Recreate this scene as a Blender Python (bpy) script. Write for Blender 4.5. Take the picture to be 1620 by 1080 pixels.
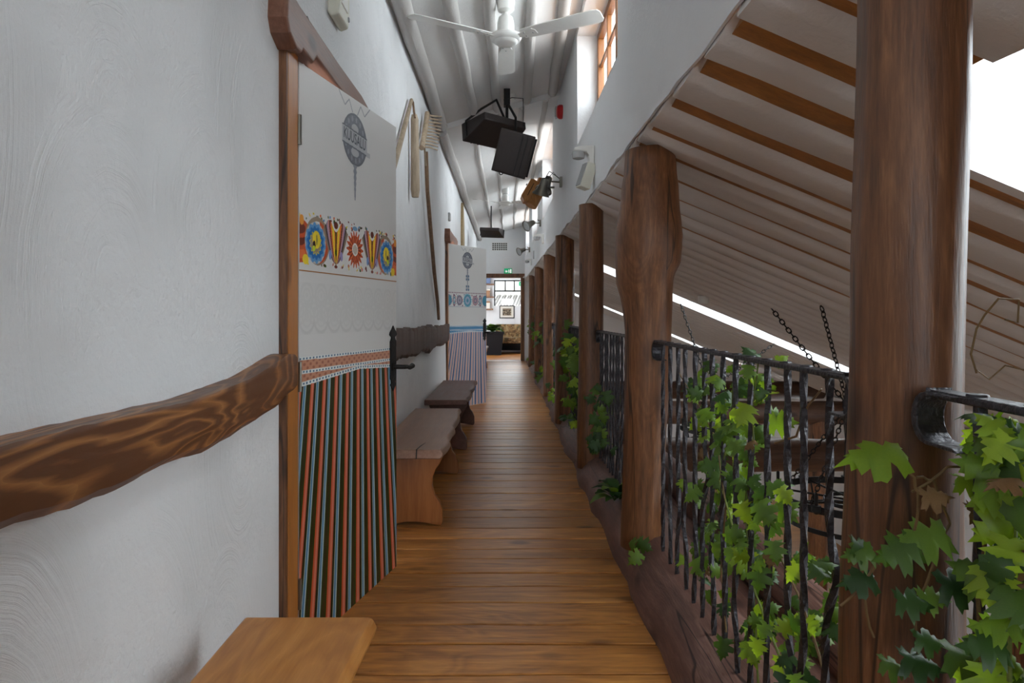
import bpy, math, random
import numpy as np
from mathutils import Vector, Matrix, Euler, noise

SC = bpy.context.scene
for o in list(bpy.data.objects): bpy.data.objects.remove(o)
COL = SC.collection
R = math.radians
F = 1080.0            # focal length in pixels of the 1620 px frame (24 mm)
CZ = 1.16             # eye height
VX, VY = 802.0, 497.0 # where the corridor's vanishing point lies

# ------------------------------------------------------------------ camera
cam_d = bpy.data.cameras.new('camera'); cam = bpy.data.objects.new('camera', cam_d); COL.objects.link(cam)
cam_d.sensor_width = 36; cam_d.lens = 24
cam_d.shift_x = (810-VX)/1620; cam_d.shift_y = -(540-VY)/1620
cam_d.clip_start = .02; cam_d.clip_end = 400
cam.location = (0, 0, CZ); cam.rotation_euler = (R(90), 0, 0)
SC.camera = cam

# ------------------------------------------------------------------ sky and exposure
W = bpy.data.worlds.new('sky'); SC.world = W; W.use_nodes = True
bgn = W.node_tree.nodes['Background']
bgn.inputs[0].default_value = (.90, .95, 1.0, 1); bgn.inputs[1].default_value = 11.0
SC.view_settings.view_transform = 'Standard'; SC.view_settings.look = 'None'
SC.view_settings.gamma = 1.0; SC.view_settings.use_curve_mapping = False
SC.view_settings.exposure = 0.18
SC.cycles.diffuse_bounces = 6; SC.cycles.max_bounces = 12; SC.cycles.transparent_max_bounces = 16
SC.cycles.sample_clamp_indirect = 6.0

def portal(name, loc, rot, sx, sy):
    l = bpy.data.lights.new(name, 'AREA'); l.shape = 'RECTANGLE'; l.size = sx; l.size_y = sy
    l.cycles.is_portal = True
    o = bpy.data.objects.new(name, l); COL.objects.link(o); o.location = loc; o.rotation_euler = rot
    return o

# layout numbers used by light and structure
HALL_SLOPE = .42
HALL_ANG = math.atan(HALL_SLOPE)
def hall_z(x): return CZ + 1.04 - HALL_SLOPE*x           # underside of the hall's boards
SKY_X = (1.10, 5.0)
SKYL = [(1.28, 2.10), (7.86, 8.58), (14.35, 15.0)]          # skylights, near and far edge
NICHES = [(-.9, 1.0), (3.6, 5.5), (8.0, 9.9), (11.2, 13.0), (14.3, 16.2)] # clerestory windows
END_Y = 17.0
def rx(y): return .60 - .0105*(y-1.8)                     # face of the upper right wall
def ceil_z(x): return 3.30 + .30*x                        # gallery ceiling rises to the right

# portals sit in the openings that daylight comes through
for (a, b) in SKYL:
    xm = (SKY_X[0]+SKY_X[1])/2
    portal('skylight_portal', (xm+.2, (a+b)/2, hall_z(xm)+.60), (0, HALL_ANG, 0), 4.2, b-a)
for (a, b) in NICHES:
    portal('window_portal', (rx((a+b)/2)+.24, (a+b)/2, 3.2), (0, R(90), 0), .8, b-a)
portal('gallery_end_portal', (-.05, -3.45, 1.6), (R(90), 0, 0), .9, 1.2)
portal('room_window_portal', (0, 21.3, 1.95), (R(-90), 0, 0), .9, .8)

# ------------------------------------------------------------------ materials
def lin(r, g, b):
    f = lambda c: (c/12.92 if c <= .04045 else ((c+.055)/1.055)**2.4)
    return (f(r/255), f(g/255), f(b/255), 1)
class NT:
    def __init__(s, name):
        s.m = bpy.data.materials.new(name); s.m.use_nodes = True; s.t = s.m.node_tree; s.n = s.t.nodes
        s.b = s.n['Principled BSDF']
    def add(s, typ, **kw):
        n = s.n.new(typ)
        for k, v in kw.items(): setattr(n, k, v)
        return n
    def set(s, node, **kw):
        for k, v in kw.items(): node.inputs[k].default_value = v
    def l(s, a, b): s.t.links.new(a, b)
    def math(s, op, a, b=None, c=None):
        n = s.add('ShaderNodeMath', operation=op)
        for i, v in enumerate((a, b, c)):
            if v is None: continue
            if hasattr(v, 'is_linked'): s.l(v, n.inputs[i])
            else: n.inputs[i].default_value = v
        return n.outputs[0]
    def coords(s, scale, offset=True):
        tc = s.add('ShaderNodeTexCoord'); mp = s.add('ShaderNodeMapping')
        s.l(tc.outputs['Object'], mp.inputs['Vector']); mp.inputs['Scale'].default_value = scale
        if offset:
            oi = s.add('ShaderNodeObjectInfo'); vm = s.add('ShaderNodeVectorMath', operation='SCALE')
            cx = s.add('ShaderNodeCombineXYZ')
            s.l(oi.outputs['Random'], cx.inputs[0]); s.l(oi.outputs['Random'], cx.inputs[1]); cx.inputs[2].default_value = .3
            s.l(cx.outputs[0], vm.inputs[0]); vm.inputs['Scale'].default_value = 37
            s.l(vm.outputs[0], mp.inputs['Location'])
        return mp.outputs[0]
    def noise(s, vec, scale, detail=4, rough=.5, dist=0):
        n = s.add('ShaderNodeTexNoise'); s.l(vec, n.inputs['Vector'])
        s.set(n, Scale=scale, Detail=detail, Roughness=rough, Distortion=dist)
        return n.outputs['Fac']
    def ramp(s, fac, stops):
        r = s.add('ShaderNodeValToRGB'); e = r.color_ramp.elements
        while len(e) < len(stops): e.new(.5)
        for i, (p, c) in enumerate(stops):
            e[i].position = p; e[i].color = c if len(c) == 4 else (*c, 1)
        s.l(fac, r.inputs[0]); return r.outputs[0]
    def mix(s, fac, a, b, mode='MIX'):
        n = s.add('ShaderNodeMix', data_type='RGBA', blend_type=mode)
        for inp, v in ((n.inputs[0], fac), (n.inputs[6], a), (n.inputs[7], b)):
            if hasattr(v, 'is_linked'): s.l(v, inp)
            else: inp.default_value = v
        return n.outputs[2]
    def bump(s, h, strength=.3, dist=.01):
        b = s.add('ShaderNodeBump'); s.l(h, b.inputs['Height']); s.set(b, Strength=strength, Distance=dist)
        s.l(b.outputs[0], s.b.inputs['Normal'])
MATS = {}
def M(name): return MATS[name]
def wood(name, dark, mid, light, axis='x', grain=14, rough=.45, bump=.25, knots=True, vary=.18, spec=.5, rings=0, coarse=1.0, ring_scale=5.0, cracks=0.0):
    t = NT(name)
    s = [grain*coarse]*3; s['xyz'.index(axis)] = grain*coarse/13
    v = t.coords(s)
    n1 = t.noise(v, .8, 5, .6, .5)
    n2 = t.noise(v, 3.6, 5, .65, .25)
    n4 = t.noise(v, 16.0, 3, .6)
    fac = t.math('ADD', t.math('ADD', t.math('MULTIPLY', n1, .40), t.math('MULTIPLY', n2, .42)), t.math('MULTIPLY', n4, .18))
    if rings:                              # growth rings: contour lines of a slow, stretched noise
        s3 = [ring_scale]*3; s3['xyz'.index(axis)] = ring_scale*.20
        n5 = t.noise(t.coords(s3), 1.0, 2.5, .45, .8)
        fr_ = t.math('FRACT', t.math('MULTIPLY', n5, 13.0))
        tri = t.math('ABSOLUTE', t.math('SUBTRACT', fr_, .45))
        fac = t.math('ADD', t.math('MULTIPLY', fac, 1-rings*.5), t.math('MULTIPLY', t.math('SUBTRACT', t.math('MULTIPLY', tri, 1.6), .18), rings*.5))
    c = t.ramp(fac, [(.36, dark), (.5, mid), (.63, light)])
    if knots:
        s2 = [4.4, 4.4, 4.4]; s2['xyz'.index(axis)] = 2.2
        vk = t.coords(s2)
        vo = t.add('ShaderNodeTexVoronoi'); t.l(vk, vo.inputs['Vector']); t.set(vo, Scale=1.0)
        k = t.math('SMOOTHSTEP', .17, .05, vo.outputs['Distance']) if False else None
        mr = t.add('ShaderNodeMapRange', interpolation_type='SMOOTHSTEP'); t.l(vo.outputs['Distance'], mr.inputs[0])
        mr.inputs[1].default_value = .17; mr.inputs[2].default_value = .05; mr.inputs[3].default_value = 0; mr.inputs[4].default_value = .75
        c = t.mix(mr.outputs[0], c, (dark[0]*.45, dark[1]*.4, dark[2]*.4, 1))
    if cracks:                             # drying checks: thin dark lines along the grain
        s4 = [7.0]*3; s4['xyz'.index(axis)] = .35
        n6 = t.noise(t.coords(s4), 1.0, 2, .5, .3)
        mr = t.add('ShaderNodeMapRange'); t.l(t.math('ABSOLUTE', t.math('SUBTRACT', n6, .5)), mr.inputs[0])
        mr.inputs[1].default_value = .010; mr.inputs[2].default_value = .003; mr.inputs[3].default_value = 0; mr.inputs[4].default_value = cracks
        c = t.mix(mr.outputs[0], c, (dark[0]*.25, dark[1]*.25, dark[2]*.25, 1))
    oi = t.add('ShaderNodeObjectInfo')
    hs = t.add('ShaderNodeHueSaturation'); t.l(c, hs.inputs['Color'])
    t.l(t.math('ADD', t.math('MULTIPLY', oi.outputs['Random'], 2*vary), 1-vary), hs.inputs['Value'])
    t.l(hs.outputs[0], t.b.inputs['Base Color'])
    t.l(t.math('ADD', t.math('MULTIPLY', n2, .25), rough-.12), t.b.inputs['Roughness'])
    t.set(t.b, **{'Specular IOR Level': spec})
    t.bump(fac, bump, .006)
    MATS[name] = t.m; return t.m
def plain(name, c, rough=.5, metal=0.0, nz=.12, nscale=30, bump=0.0, spec=.5, emit=None, es=1.0):
    t = NT(name); v = t.coords((1, 1, 1)); n = t.noise(v, nscale, 4)
    cc = t.mix(n, tuple(x*(1-nz) for x in c[:3])+(1,), tuple(min(1, x*(1+nz)) for x in c[:3])+(1,))
    t.l(cc, t.b.inputs['Base Color']); t.set(t.b, Roughness=rough, Metallic=metal, **{'Specular IOR Level': spec})
    if bump: t.bump(n, bump, .01)
    if emit: t.set(t.b, **{'Emission Color': emit, 'Emission Strength': es})
    MATS[name] = t.m; return t.m
def plaster(name, c, arcs=0.0, fine=.25, rough=.75):
    t = NT(name); v = t.coords((1, 1, 1), False)
    f1 = t.noise(v, 55, 5, .6); f2 = t.noise(v, 6, 4)
    h = t.math('ADD', t.math('MULTIPLY', f1, fine), t.math('MULTIPLY', f2, .6))
    if arcs:
        wv = t.add('ShaderNodeVectorMath', operation='MULTIPLY'); t.l(v, wv.inputs[0]); wv.inputs[1].default_value = (0, 1, 1)
        vo = t.add('ShaderNodeTexVoronoi'); t.l(wv.outputs[0], vo.inputs['Vector']); t.set(vo, Scale=1.35, Randomness=.9)
        su = t.add('ShaderNodeVectorMath', operation='SUBTRACT'); t.l(wv.outputs[0], su.inputs[0]); t.l(vo.outputs['Position'], su.inputs[1])
        ml = t.add('ShaderNodeVectorMath', operation='MULTIPLY'); t.l(su.outputs[0], ml.inputs[0]); ml.inputs[1].default_value = (1, 1, .62)
        le = t.add('ShaderNodeVectorMath', operation='LENGTH'); t.l(ml.outputs[0], le.inputs[0])
        d = t.math('ADD', le.outputs['Value'], t.math('MULTIPLY', f2, .014))
        cx = t.add('ShaderNodeCombineXYZ'); t.l(t.math('MULTIPLY', d, 95.0), cx.inputs[0])
        ring = t.noise(cx.outputs[0], 1.0, 5, .75)
        mk = t.ramp(t.noise(v, 2.3, 2), [(.44, (0, 0, 0)), (.66, (1, 1, 1))])
        h = t.math('ADD', h, t.math('MULTIPLY', t.math('MULTIPLY', ring, mk), arcs))
    t.l(t.mix(f2, tuple(x*.95 for x in c[:3])+(1,), c), t.b.inputs['Base Color'])
    t.set(t.b, Roughness=rough, **{'Specular IOR Level': .25})
    t.bump(h, .5, .012)
    MATS[name] = t.m; return t.m
def attr_mat(name, rough=.4):
    t = NT(name); a = t.add('ShaderNodeAttribute', attribute_name='Col')
    t.l(a.outputs['Color'], t.b.inputs['Base Color']); t.set(t.b, Roughness=rough, **{'Specular IOR Level': .35})
    MATS[name] = t.m; return t.m
def leafmat(name, c1, c2, trans=.45):
    t = NT(name); oi = t.add('ShaderNodeObjectInfo'); v = t.coords((1, 1, 1)); n = t.noise(v, 30, 3)
    f = t.math('ADD', t.math('MULTIPLY', oi.outputs['Random'], .8), t.math('MULTIPLY', n, .2))
    c = t.ramp(f, [(.05, c1), (.95, c2)])
    t.l(c, t.b.inputs['Base Color']); t.set(t.b, Roughness=.42, **{'Specular IOR Level': .5})
    tr = t.add('ShaderNodeBsdfTranslucent'); br = t.mix(1.0, c, (1.5, 1.5, .5, 1), 'MULTIPLY'); t.l(br, tr.inputs[0])
    mx = t.add('ShaderNodeMixShader'); mx.inputs[0].default_value = trans
    t.l(t.b.outputs[0], mx.inputs[1]); t.l(tr.outputs[0], mx.inputs[2])
    t.l(mx.outputs[0], t.n['Material Output'].inputs[0])
    MATS[name] = t.m; return t.m
def glass(name):
    t = NT(name); tr = t.add('ShaderNodeBsdfTransparent'); gl = t.add('ShaderNodeBsdfGlossy'); gl.inputs['Roughness'].default_value = .02
    tr.inputs[0].default_value = (.95, .97, .97, 1)
    mx = t.add('ShaderNodeMixShader'); mx.inputs[0].default_value = .06
    t.l(tr.outputs[0], mx.inputs[1]); t.l(gl.outputs[0], mx.inputs[2]); t.l(mx.outputs[0], t.n['Material Output'].inputs[0])
    MATS[name] = t.m

plaster('plaster_trowelled', (.80, .81, .82, 1), arcs=3.6, fine=.8)
plaster('plaster_white', (.80, .81, .82, 1), fine=.4)
plaster('whitewash', (.68, .65, .62, 1), fine=.35, rough=.7)
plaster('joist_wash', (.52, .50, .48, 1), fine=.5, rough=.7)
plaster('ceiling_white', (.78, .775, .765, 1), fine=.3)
wood('floor_wood', (.22, .080, .017), (.43, .176, .040), (.61, .285, .072), 'x', 14, .32, .3, vary=.17, spec=.55, rings=.18, ring_scale=5.0)
wood('orange_board', (.22, .085, .018), (.34, .14, .032), (.45, .20, .05), 'x', 10, .5, .2)
wood('post_wood', (.070, .027, .010), (.165, .066, .025), (.285, .128, .052), 'z', 20, .42, .4, rings=.12, ring_scale=6.0, cracks=.8)
wood('sill_log', (.085, .036, .026), (.165, .078, .058), (.27, .15, .115), 'y', 12, .5, .7, cracks=.9)
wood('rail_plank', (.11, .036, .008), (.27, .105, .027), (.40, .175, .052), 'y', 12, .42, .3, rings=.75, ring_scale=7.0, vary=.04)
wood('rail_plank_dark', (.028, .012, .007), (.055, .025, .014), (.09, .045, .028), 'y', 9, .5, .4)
wood('frame_wood', (.14, .052, .024), (.215, .083, .038), (.27, .11, .052), 'z', 11, .4, .15, vary=.05)
wood('frame_orange', (.30, .105, .02), (.42, .155, .032), (.50, .20, .046), 'z', 11, .35, .12, vary=.05)
wood('lintel_wood', (.13, .05, .028), (.20, .085, .05), (.27, .125, .078), 'y', 9, .45, .2)
wood('bench_light', (.38, .145, .028), (.48, .20, .045), (.58, .26, .07), 'y', 12, .35, .1, knots=True, rings=.35)
wood('bench_seat', (.15, .082, .055), (.22, .125, .085), (.29, .175, .125), 'y', 8, .38, .15, knots=False)
wood('bench_leg', (.20, .065, .013), (.30, .105, .024), (.38, .145, .038), 'z', 9, .38, .12)
wood('bench_dark', (.075, .028, .018), (.115, .047, .031), (.16, .072, .05), 'y', 8, .4, .2, knots=False)
wood('tool_wood', (.26, .19, .13), (.38, .29, .20), (.50, .40, .29), 'z', 16, .6, .3, knots=False)
wood('tool_wood_dark', (.12, .07, .04), (.20, .12, .07), (.28, .18, .11), 'z', 16, .6, .2, knots=False)
wood('log_lamp_wood', (.26, .10, .022), (.38, .165, .042), (.50, .24, .075), 'z', 14, .45, .2)
wood('window_wood', (.14, .05, .014), (.20, .078, .022), (.26, .11, .034), 'z', 12, .4, .1, knots=False)
wood('dark_beam', (.055, .027, .016), (.10, .05, .03), (.15, .08, .052), 'x', 9, .5, .35)
wood('hall_floor', (.26, .11, .035), (.36, .17, .06), (.44, .22, .085), 'x', 5, .4, .1, knots=False)
plain('white_metal', (.80, .80, .77, 1), .35, 0, .03)
plain('white_plastic', (.78, .78, .74, 1), .45, 0, .03)
plain('cream_plastic', (.68, .68, .58, 1), .5, 0, .04)
plain('lens_grey', (.42, .43, .43, 1), .25, 0, .05)
plain('speaker_black', (.022, .015, .014, 1), .55, 0, .25, 60, .15)
plain('iron', (.055, .053, .060, 1), .38, .6, .5, 90, .5)
plain('iron_dark', (.012, .011, .011, 1), .5, .4, .3, 60, .2)
plain('steel', (.22, .21, .18, 1), .35, .9, .1)
plain('red_plastic', (.55, .008, .012, 1), .3, 0, .05)
plain('exit_green', (.0, .30, .12, 1), .4, 0, .03, emit=(.0, .30, .12, 1), es=.5)
plain('sign_white', (.85, .9, .86, 1), .4, 0, .02, emit=(.85, .9, .86, 1), es=.5)
plain('door_white', (.66, .655, .64, 1), .42, 0, .02, 8)
plain('vent_dark', (.06, .06, .055, 1), .6)
plain('frame_black', (.02, .02, .022, 1), .4)
plain('paper', (.72, .69, .62, 1), .6)
plain('planter', (.010, .009, .010, 1), .85, spec=.08)
plain('straw', (.38, .28, .15, 1), .8, 0, .45, 45, .8)
plain('stem_brown', (.16, .095, .035, 1), .6, 0, .3)
plain('stem_green', (.13, .17, .03, 1), .5, 0, .3)
plain('wire_pale', (.55, .50, .42, 1), .4)
plain('roof_tile', (.055, .047, .04, 1), .7, 0, .3)
plain('outside_wall', (.20, .19, .17, 1), .8)
plain('dry_leaf', (.17, .09, .03, 1), .7, 0, .3)
plain('box_brown', (.30, .15, .07, 1), .6); plain('box_blue', (.12, .18, .32, 1), .6)
plain('ink', (.075, .08, .098, 1), .5, 0, .05)
leafmat('leaf_green', (.035, .09, .016), (.15, .26, .035), .4)
leafmat('leaf_bright', (.13, .25, .02), (.32, .45, .04), .5)
leafmat('leaf_dark', (.015, .05, .013), (.05, .12, .022), .3)
attr_mat('print'); glass('pane_glass')
def sofa_material():
    t = NT('sofa_fabric'); v = t.coords((1, 1, 1), False)
    n = t.noise(v, 9, 3, .6, .8)
    c = t.ramp(n, [(.40, (.36, .26, .13)), (.50, (.26, .15, .06)), (.58, (.10, .05, .025)), (.66, (.12, .12, .05))])
    t.l(c, t.b.inputs['Base Color']); t.set(t.b, Roughness=.9); MATS['sofa_fabric'] = t.m
sofa_material()

# ------------------------------------------------------------------ mesh tools
WM = {}                                    # world matrix of every thing and part
def tag(o, label=None, cat=None, group=None, kind=None):
    for k, v in (('label', label), ('category', cat), ('group', group), ('kind', kind)):
        if v: o[k] = v
    return o
def thing(name, label, cat, loc=(0, 0, 0), rotz=0.0, group=None, kind=None, rot=None):
    o = bpy.data.objects.new(name, None); COL.objects.link(o); o.empty_display_size = .05
    o.location = loc; o.rotation_euler = rot if rot else (0, 0, rotz)
    WM[o.name] = Matrix.Translation(loc) @ (Euler(rot) if rot else Euler((0, 0, rotz))).to_matrix().to_4x4()
    return tag(o, label, cat, group, kind)
class MB:
    def __init__(s): s.v = []; s.f = []
    def add(s, vs, fs):
        k = len(s.v); s.v += [tuple(p) for p in vs]; s.f += [tuple(i+k for i in q) for q in fs]; return s
    def box(s, x0, x1, y0, y1, z0, z1):
        return s.add([(x0,y0,z0),(x1,y0,z0),(x1,y1,z0),(x0,y1,z0),(x0,y0,z1),(x1,y0,z1),(x1,y1,z1),(x0,y1,z1)],
                     [(0,3,2,1),(4,5,6,7),(0,1,5,4),(1,2,6,5),(2,3,7,6),(3,0,4,7)])
    def hexa(s, pts): return s.add(pts, [(0,3,2,1),(4,5,6,7),(0,1,5,4),(1,2,6,5),(2,3,7,6),(3,0,4,7)])
    def prism(s, poly, a0, a1, axis='z'):
        n = len(poly)
        def p(u, v, w): return {'z': (u, v, w), 'y': (u, w, v), 'x': (w, u, v)}[axis]
        return s.add([p(u, v, a0) for u, v in poly]+[p(u, v, a1) for u, v in poly],
                     [tuple(range(n))[::-1], tuple(range(n, 2*n))]+[(i, (i+1) % n, n+(i+1) % n, n+i) for i in range(n)])
    def tube(s, path, rad, seg=8, cap=True, amp=0.0, fr=3.0, twist=0.0, phase=0.0):
        path = [Vector(p) for p in path]; n = len(path)
        if not hasattr(rad, '__len__'): rad = [rad]*n
        t0 = (path[1]-path[0]).normalized(); up = Vector((0, 0, 1)) if abs(t0.z) < .9 else Vector((1, 0, 0))
        nrm = t0.cross(up).normalized(); vs = []
        for i, p in enumerate(path):
            t = (path[min(i+1, n-1)]-path[max(i-1, 0)]).normalized()
            nrm = (nrm - t*nrm.dot(t)).normalized(); bn = t.cross(nrm)
            for k in range(seg):
                a = 2*math.pi*k/seg + twist*i + phase
                d = nrm*math.cos(a)+bn*math.sin(a); r = rad[i]
                if amp: r *= 1+amp*noise.noise((d*1.3+p*fr))
                vs.append(p+d*r)
        fs = [(i*seg+k, i*seg+(k+1) % seg, (i+1)*seg+(k+1) % seg, (i+1)*seg+k) for i in range(n-1) for k in range(seg)]
        if cap: fs += [tuple(range(seg))[::-1], tuple(range((n-1)*seg, n*seg))]
        return s.add(vs, fs)
    def lathe(s, prof, c=(0, 0, 0), seg=20, rot=None):
        vs = []
        for r, z in prof:
            for k in range(seg):
                a = 2*math.pi*k/seg; p = Vector((r*math.cos(a), r*math.sin(a), z))
                if rot is not None: p = rot @ p
                vs.append(Vector(c)+p)
        n = len(prof)
        fs = [(i*seg+k, i*seg+(k+1) % seg, (i+1)*seg+(k+1) % seg, (i+1)*seg+k) for i in range(n-1) for k in range(seg)]
        fs += [tuple(range(seg))[::-1], tuple(range((n-1)*seg, n*seg))]
        return s.add(vs, fs)
    def torus(s, c, R0, r, M3=None, seg=24, sub=6, sx=1.0):
        vs = []
        for i in range(seg):
            a = 2*math.pi*i/seg
            for k in range(sub):
                b = 2*math.pi*k/sub
                p = Vector(((R0+r*math.cos(b))*math.cos(a)*sx, (R0+r*math.cos(b))*math.sin(a), r*math.sin(b)))
                if M3 is not None: p = M3 @ p
                vs.append(Vector(c)+p)
        return s.add(vs, [(i*sub+k, ((i+1) % seg)*sub+k, ((i+1) % seg)*sub+(k+1) % sub, i*sub+(k+1) % sub) for i in range(seg) for k in range(sub)])
    def xf(s, mat): s.v = [tuple(mat @ Vector(p)) for p in s.v]; return s
    def mesh(s, name, inv=None):
        me = bpy.data.meshes.new(name)
        me.from_pydata([tuple(inv @ Vector(p)) for p in s.v] if inv is not None else s.v, [], s.f)
        me.validate(); me.update(); return me
    def build(s, name, mat, parent=None, world=True, smooth=False, bevel=0.0, kind=None, seg=2):
        if parent is not None: inv = WM[parent.name].inverted() if world else None; loc = None
        else:
            xs, ys, zs = zip(*s.v); loc = Vector(((min(xs)+max(xs))/2, (min(ys)+max(ys))/2, min(zs)))
            inv = Matrix.Translation(-loc)
        me = s.mesh(name, inv); o = bpy.data.objects.new(name, me); COL.objects.link(o)
        me.materials.append(M(mat) if isinstance(mat, str) else mat)
        if parent is not None: o.parent = parent; WM[o.name] = WM[parent.name]
        else: o.location = loc; WM[o.name] = Matrix.Translation(loc)
        if smooth:
            me.polygons.foreach_set('use_smooth', [True]*len(me.polygons))
            if smooth != 'full':
                try: me.set_sharp_from_angle(angle=R(40))
                except Exception: pass
        if bevel:
            b = o.modifiers.new('bevel', 'BEVEL'); b.width = bevel; b.segments = seg; b.limit_method = 'ANGLE'; b.angle_limit = R(40)
        if kind: o['kind'] = kind
        return o
def copy_tree(o, parent=None):
    c = o.copy(); COL.objects.link(c); c.parent = parent
    WM[c.name] = WM[parent.name] if parent is not None else WM[o.name]
    for ch in list(o.children): copy_tree(ch, c)
    return c
def child_copy(mesh, name, parent, matrix):
    """A part that shares its mesh with its look-alikes; matrix in the parent's frame."""
    o = bpy.data.objects.new(name, mesh); COL.objects.link(o); o.parent = parent; o.matrix_local = matrix
    return o
def grid_wall(name, ys, zs, pos, holes, thick, mat, label, cell=.12, amp=.0, direction=1, edge=None, fr=.9):
    """A plastered wall: a grid over (a, z), left open at the holes, given its thickness by solidify."""
    def fill(vals):
        vals = sorted(set(round(v, 4) for v in vals)); out = []
        for a, b in zip(vals, vals[1:]):
            k = max(1, int(math.ceil((b-a)/cell)))
            out += [a+(b-a)*i/k for i in range(k)]
        return out+[vals[-1]]
    A = fill(list(ys)+[h[0] for h in holes]+[h[1] for h in holes]); Z = fill(list(zs)+[h[2] for h in holes]+[h[3] for h in holes])
    idx = {}; vs = []; fs = []
    def vert(i, j):
        if (i, j) not in idx:
            p = Vector(pos(A[i], Z[j], j == 0, j == len(Z)-1)); idx[(i, j)] = len(vs); vs.append(p)
        return idx[(i, j)]
    for i in range(len(A)-1):
        for j in range(len(Z)-1):
            am, zm = (A[i]+A[i+1])/2, (Z[j]+Z[j+1])/2
            if any(h[0] < am < h[1] and h[2] < zm < h[3] for h in holes): continue
            q = (vert(i, j), vert(i+1, j), vert(i+1, j+1), vert(i, j+1))
            fs.append(q if direction > 0 else q[::-1])
    mb = MB(); mb.add(vs, fs)
    o = mb.build(name, mat, smooth=True, kind='structure')
    sd = o.modifiers.new('solidify', 'SOLIDIFY'); sd.thickness = thick; sd.offset = -1
    es = o.modifiers.new('edges', 'EDGE_SPLIT'); es.split_angle = R(45)
    return tag(o, label)
def at(px, py, Y): return Vector(((px-VX)*Y/F, Y, CZ-(py-VY)*Y/F))
def n3(x, y, z, f=1.0): return noise.noise(Vector((x*f, y*f, z*f)))

# ================================================================== STRUCTURE
LW = -.726                               # face of the left wall
D1 = (2.288, 3.13, -.01, 2.03); D2 = (8.19, 9.02, -.01, 2.03)
grid_wall('wall_left', (-3.4, END_Y), (-.02, 3.12), lambda y, z, lo, hi: (LW+.014*n3(0, y, z, .9)*(0 if min(abs(y-2.2), abs(y-3.2)) < .12 else 1), y, z),
          [D1, D2], .34, 'plaster_trowelled', 'thick white trowelled plaster wall with the painted doors', cell=.13)
def rpos(y, z, lo, hi):
    zz = z
    if lo: zz = hall_z(rx(y))+.016+.020*n3(3, y*3.1, 0)+.014*n3(7, y*9.0, 0)
    return (rx(y)+.010*n3(5, y, z, .9), y, zz)
wr_ = grid_wall('wall_right', (-3.4, END_Y), (1.935, 3.62), rpos, [(a, b, 2.52, 3.40) for a, b in NICHES], .24, 'plaster_white',
          'white plaster clerestory wall above the timber posts', cell=.10, direction=-1)
grid_wall('wall_end', (-1.1, 6.2), (-3.0, 3.75), lambda x, z, lo, hi: (x, END_Y, z), [(-.62, .35, 0.0, 2.08)], .3, 'plaster_white',
          'white end wall with the doorway', cell=.5, direction=1)
grid_wall('wall_back', (-1.1, 6.2), (-3.0, 3.75), lambda x, z, lo, hi: (x, -3.4, z), [(-.5, .4, 1.0, 2.2)], .3, 'plaster_white',
          'white wall behind the viewer with a window opening added for light', cell=.5, direction=-1)  # unseen opening, added and kept small to limit daylight from behind
vg_ = wr_.vertex_groups.new(name='thick')      # the wall's foot tapers so that it does not fill the gaps between the boards
for v in wr_.data.vertices: vg_.add([v.index], .04 if v.co.z < .09 else .3 if v.co.z < .2 else 1.0, 'REPLACE')
wr_.modifiers['solidify'].vertex_group = 'thick'
# gallery floor
fl = MB(); fl.box(-1.0, .78, -3.4, END_Y+.3, -.16, -.03)
floor = tag(fl.build('floor', 'floor_wood', kind='structure'), 'wooden gallery floor of wide planks laid across')
rng = random.Random(3)
y = -1.3; k = 0
while y < END_Y+.28:
    w = rng.uniform(.135, .205); g = .008
    y1 = min(y+w, END_Y+.29)
    pts = []; N = 7
    b0 = [rng.uniform(-.004, .004) for _ in range(N)]
    if k == 0: prev = [0]*N
    mb = MB(); vs = []; xs = [LW-.02+(.56-LW+.02)*i/(N-1) for i in range(N)]
    dz = rng.uniform(-.0015, .0015)
    for i, x in enumerate(xs):
        ya, yb = y+prev[i]+g/2, y1+b0[i]-g/2
        vs += [(x, ya, -.03), (x, ya, dz-.003), (x, ya+.004, dz), (x, yb-.004, dz), (x, yb, dz-.003), (x, yb, -.03)]
    fs = []
    for i in range(N-1):
        for j in range(5):
            fs.append((i*6+j, i*6+j+1, (i+1)*6+j+1, (i+1)*6+j))
    fs = [q[::-1] for q in fs]
    mb.add(vs, fs); mb.build('plank', 'floor_wood', floor)
    prev = b0; y = y1; k += 1
# upper ceiling, joists running along the gallery
cl = MB()
for (ya, yb, dz) in ((-3.4, 7.0, 0), (7.0, END_Y+.1, -.055)):
    xa, xb = -1.0, .95
    cl.hexa([(xa,ya,ceil_z(xa)+dz),(xb,ya,ceil_z(xb)+dz),(xb,yb,ceil_z(xb)+dz),(xa,yb,ceil_z(xa)+dz),
             (xa,ya,ceil_z(xa)+.25),(xb,ya,ceil_z(xb)+.25),(xb,yb,ceil_z(xb)+.25),(xa,yb,ceil_z(xa)+.25)])
ceiling = tag(cl.build('ceiling', 'ceiling_white', kind='structure'), 'white sloping gallery ceiling with whitewashed joists')
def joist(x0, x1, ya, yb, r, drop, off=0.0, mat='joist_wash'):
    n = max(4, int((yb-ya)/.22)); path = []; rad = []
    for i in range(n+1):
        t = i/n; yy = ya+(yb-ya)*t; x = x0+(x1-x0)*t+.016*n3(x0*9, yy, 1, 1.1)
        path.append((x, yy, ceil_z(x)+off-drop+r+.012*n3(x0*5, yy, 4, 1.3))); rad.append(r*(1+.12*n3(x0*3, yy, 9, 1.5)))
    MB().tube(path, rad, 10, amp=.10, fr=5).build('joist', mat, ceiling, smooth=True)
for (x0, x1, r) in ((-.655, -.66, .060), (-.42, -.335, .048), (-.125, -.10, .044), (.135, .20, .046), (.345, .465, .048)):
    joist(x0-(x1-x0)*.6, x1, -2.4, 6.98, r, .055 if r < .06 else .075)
joist(-.66, -.67, 7.02, END_Y-.02, .05, .06, -.055)
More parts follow.
